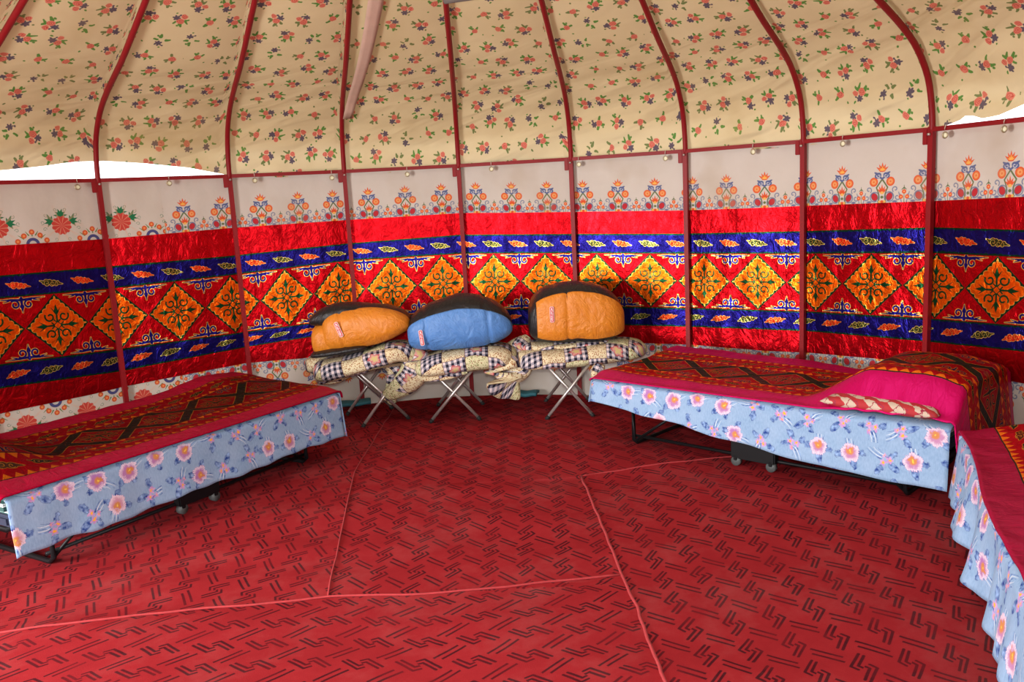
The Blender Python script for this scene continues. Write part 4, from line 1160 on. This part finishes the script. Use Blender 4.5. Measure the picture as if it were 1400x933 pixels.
q2 = empty('patchwork_quilt', (0.105, 2.6, 0)); tag(q2, 'patchwork quilt on the middle table, under the blue sleeping bag', 'quilt')
loft('main_fold', rel(q2, [(-0.155, 2.50, 0.395, 0.05, 0.02), (-0.13, 2.50, 0.395, 0.16, 0.060), (-0.02, 2.50, 0.40, 0.21, 0.076), (0.15, 2.50, 0.425, 0.22, 0.080), (0.32, 2.50, 0.435, 0.22, 0.082), (0.44, 2.50, 0.435, 0.20, 0.075), (0.52, 2.50, 0.43, 0.12, 0.055), (0.545, 2.50, 0.43, 0.03, 0.02)]), M['quilt'], q2, puff=lump(5), uo=(0.02, 0.05))
loft('lower_fold', rel(q2, [(-0.14, 2.50, 0.325, 0.04, 0.015), (-0.10, 2.50, 0.322, 0.14, 0.030), (0.06, 2.50, 0.33, 0.17, 0.030), (0.20, 2.50, 0.355, 0.14, 0.022)]), M['quilt'], q2, puff=lump(6), uo=(0.07, 0.02))
loft('hanging_corner', rel(q2, [(0.38, 2.42, 0.44, 0.05, 0.07), (0.44, 2.40, 0.37, 0.06, 0.115), (0.44, 2.40, 0.29, 0.05, 0.135), (0.46, 2.41, 0.235, 0.04, 0.115), (0.50, 2.42, 0.185, 0.03, 0.06), (0.53, 2.42, 0.145, 0.015, 0.02), (0.535, 2.42, 0.135, 0.004, 0.004)]), M['quilt'], q2, puff=lump(7), uo=(0.0, 0.05))
loft('rising_fold', rel(q2, [(0.62, 2.58, 0.53, 0.03, 0.03), (0.58, 2.56, 0.49, 0.08, 0.06), (0.53, 2.54, 0.44, 0.11, 0.075), (0.49, 2.50, 0.40, 0.09, 0.06), (0.47, 2.50, 0.38, 0.03, 0.03)]), M['quilt'], q2, puff=lump(8), uo=(0.03, 0.1))

q3 = empty('patchwork_quilt', (0.875, 2.55, 0)); tag(q3, 'patchwork quilt folded flat beside the right bed, jutting past its table', 'quilt')
loft('main_fold', rel(q3, [(0.535, 2.50, 0.40, 0.04, 0.03), (0.56, 2.50, 0.405, 0.17, 0.062), (0.68, 2.50, 0.405, 0.22, 0.070), (0.88, 2.50, 0.412, 0.23, 0.072), (1.08, 2.50, 0.425, 0.23, 0.074), (1.24, 2.48, 0.435, 0.20, 0.072), (1.36, 2.46, 0.435, 0.14, 0.055), (1.395, 2.46, 0.43, 0.04, 0.02)]), M['quilt'], q3, puff=lump(9), uo=(0.06, 0.0))
loft('upper_fold', rel(q3, [(0.56, 2.55, 0.475, 0.03, 0.015), (0.60, 2.55, 0.478, 0.12, 0.028), (0.82, 2.55, 0.482, 0.17, 0.030), (1.08, 2.55, 0.490, 0.17, 0.028), (1.20, 2.55, 0.49, 0.10, 0.018)]), M['quilt'], q3, puff=lump(10), uo=(0.0, 0.05))
loft('hanging_corner', rel(q3, [(0.60, 2.44, 0.40, 0.05, 0.06), (0.555, 2.42, 0.345, 0.05, 0.075), (0.50, 2.43, 0.30, 0.04, 0.06), (0.43, 2.44, 0.26, 0.02, 0.03)]), M['quilt'], q3, puff=lump(11), uo=(0.04, 0.0))
loft('side_corner', rel(q3, [(1.08, 2.30, 0.375, 0.03, 0.03), (1.06, 2.30, 0.33, 0.03, 0.045), (1.04, 2.30, 0.285, 0.02, 0.03), (1.03, 2.30, 0.27, 0.005, 0.008)]), M['quilt'], q3, puff=lump(13), uo=(0.02, 0.03))

def badge(parent, c, ex, ez, n, w, h):
    # small sewn label: white stitched rim, red field, lantern mark and lettering running downwards
    def plate(name, w_, h_, off, th, mat, par, r):
        pts = []
        for cx, cy, a0 in ((w_ - r, h_ - r, 0), (-w_ + r, h_ - r, pi / 2), (-w_ + r, -h_ + r, pi), (w_ - r, -h_ + r, 1.5 * pi)):
            for q in range(5):
                a = a0 + q * pi / 8; pts.append((cx + r * cos(a), cy + r * sin(a)))
        N = len(pts)
        vs = [c + ex * x + ez * y + n * off for x, y in pts] + [c + ex * x + ez * y + n * (off + th) for x, y in pts]
        fs = [tuple(range(N))[::-1], tuple(range(N, 2 * N))] + [(i, (i + 1) % N, N + (i + 1) % N, N + i) for i in range(N)]
        return mesh(name, vs, fs, mat, None, False, par)
    rim = plate('badge', w, h, 0.0, 0.004, M['badgew'], parent, w * 0.7)
    rim['label'] = 'red sewn label with white rim and lettering'
    plate('badge_field', w * 0.78, h * 0.93, 0.003, 0.002, M['badge'], rim, w * 0.5)
    cu = bpy.data.curves.new('lettering', 'FONT'); cu.body = 'Coleman'; cu.size = w * 1.55; cu.extrude = 0.0005; cu.align_x = 'CENTER'; cu.align_y = 'CENTER'; cu.offset = 0.0008
    tmp = bpy.data.objects.new('lettering', cu); COL.objects.link(tmp)
    dg = bpy.context.evaluated_depsgraph_get(); me = bpy.data.meshes.new_from_object(tmp.evaluated_get(dg))
    bpy.data.objects.remove(tmp)
    for v in me.vertices:
        x, y, z = v.co; v.co = c + ez * (-x - h * 0.10) + ex * (y) + n * (0.0058 + z)
    me.materials.clear(); me.materials.append(M['badgew'])
    t = bpy.data.objects.new('lettering', me); COL.objects.link(t); t.parent = rim
    # lantern mark above the word
    lx = h * 0.74
    vs = [c + ex * x + ez * (y + lx) + n * 0.0062 for x, y in ((-.4 * w, .0), (-.25 * w, -.16 * h), (.25 * w, -.16 * h), (.4 * w, 0), (.2 * w, .10 * h), (-.2 * w, .10 * h))]
    mesh('lantern_mark', vs, [tuple(range(6))], M['badgew'], None, False, rim)

def wrink(k, seams, amp=0.03):
    def f(U, th):
        v = amp * nz(U * 7 + k, cos(th) * 1.6, sin(th) * 1.6) + 0.5 * amp * nz(U * 26 + k, cos(th) * 5, sin(th) * 5)
        for s in seams: v -= 0.045 * exp(-((U - s) / 0.012) ** 2)
        return v
    return f
def bag(org, lab, body, panel_phi, panel_cut, col, seams, bdg, tilt=0.0, p=2.3, extra=None):
    e = empty('sleeping_bag', org); e.rotation_euler = (0, tilt, 0); tag(e, lab, 'sleeping bag')
    loft('shell', body,  M['black'], e, p=p, puff=wrink(org[0] * 5, seams, 0.022), sub=5, nseg=48, fixed=True)['label'] = 'black nylon back, top and base'
    i0, i1 = panel_cut
    # panel lies on the front of the shell
    pan = []
    for (c, w, h) in body: pan.append((c, w, h))
    pan = pan[i0:i1]
    o = loft('front_panel', pan, M[col], e, p=p, phi=panel_phi, scale=1.035, puff=wrink(org[0] * 5, seams, 0.022), capend=False, sub=5, nseg=30, fixed=True)
    o['label'] = col + ' nylon front panel'
    s_ = o.modifiers.new('solid', 'SOLIDIFY'); s_.thickness = 0.012; s_.offset = -0.6
    if extra: extra(e)
    cx, cz, wy, rot = bdg
    ex = Vector((cos(rot), 0, sin(rot))); ez = Vector((-sin(rot), 0, cos(rot)))
    badge(e, Vector((cx, wy, cz)), ex, ez, Vector((0, -1, 0)), 0.0135, 0.052)
    return e
def body(x0, x1, hp, wp, zp, nl, nr, N=16):
    out = []
    for k in range(N + 1):
        u = -cos(pi * k / N); x = (x0 + x1) / 2 + (x1 - x0) / 2 * u
        e = nl if u < 0 else nr
        r = max(0.0, 1 - abs(u) ** e) ** (1 / e)
        r = max(r, 0.10)
        h = interp(x, hp); w = interp(x, wp); z = interp(x, zp)
        zz = z - (h - h * r) * 0.35
        out.append(((x, 0, zz), w * (0.35 + 0.65 * r) if r > 0.11 else 0.12 * w, h * r))
    return out
# orange bag on the left
def ex1(e):
    loft('rolled_end', body(-0.325, -0.10, [(-1, .115)], [(-1, .15)], [(-1, .118)], 3, 3, 8), M['orange'], e, sub=4, fixed=True, puff=wrink(3, [], 0.02))['label'] = 'orange inner lining rolled at the end'
    loft('black_hem', [((x, -0.035, z + .005), w, h) for (x, y, z), w, h in body(-0.345, 0.05, [(-1, .030)], [(-1, .16)], [(-1, .030)], 3, 3, 8)], M['black'], e, sub=4, fixed=True, puff=wrink(4, [], 0.02))
    loft('top_flap', [((x, 0.01, z), w, h) for (x, y, z), w, h in body(-0.325, 0.20, [(-.3, .062), (-.15, .075), (.2, .03)], [(-1, .15)], [(-.3, .262), (-.1, .270), (.2, .262)], 2.6, 2.2, 10)], M['black'], e, sub=4, fixed=True, puff=wrink(8, [], 0.03))
bag((-0.49, 2.50, 0.520), 'orange and black sleeping bag on the quilt nearest the left bed',
    body(-0.235, 0.345, [(-.24, .155), (-.05, .150), (.12, .135), (.30, .105)], [(-1, .185)], [(-.24, .165), (.35, .165)], 4, 2.6),
    (pi - 1.02, pi + 0.98), (1, 17), 'orange', [0.14], (-0.105, 0.185, -0.196, 0.25), -0.105, 2.5, ex1)
bag((0.17, 2.50, 0.500), 'blue and black sleeping bag between the two orange ones',
    body(-0.345, 0.350, [(-.34, .135), (-.2, .160), (.0, .182), (.2, .178), (.35, .160)], [(-1, .20)], [(-.34, .150), (0, .182), (.35, .172)], 4, 2.3),
    (pi - 0.50, pi + 1.05), (1, 17), 'blue', [0.13, 0.54], (-0.245, 0.120, -0.207, 0.07), -0.035, 2.5)
bag((0.94, 2.52, 0.505), 'plump orange and black sleeping bag, rightmost of the three on the tables',
    body(-0.315, 0.320, [(-.31, .185), (-.12, .200), (.12, .198), (.32, .175)], [(-1, .22)], [(-.31, .187), (0, .200), (.32, .172)], 3.4, 3.2),
    (pi - 0.66, pi + 0.72), (3, 17), 'orange', [0.20], (-0.165, 0.215, -0.231, 0.0), 0.0, 3.2)

# two bits of a teal ground mat showing at the foot of the wall
for a0, a1, lab in ((-0.262, -0.185, 'teal mat edge on the floor behind the table nearest the left bed'), (0.165, 0.225, 'teal mat edge on the floor behind the blue sleeping bag\'s quilt')):
    def tm(s_, t, a0=a0, a1=a1): return polar(a0 + (a1 - a0) * s_, 2.98 + 0.12 * t, 0.045 + 0.012 * sin(pi * t) + 0.004 * sin(s_ * 9)), (s_, t)
    o = grid('ground_mat', 12, 8, tm, M['teal'], None, 0.022); tag(o, lab, 'mat')
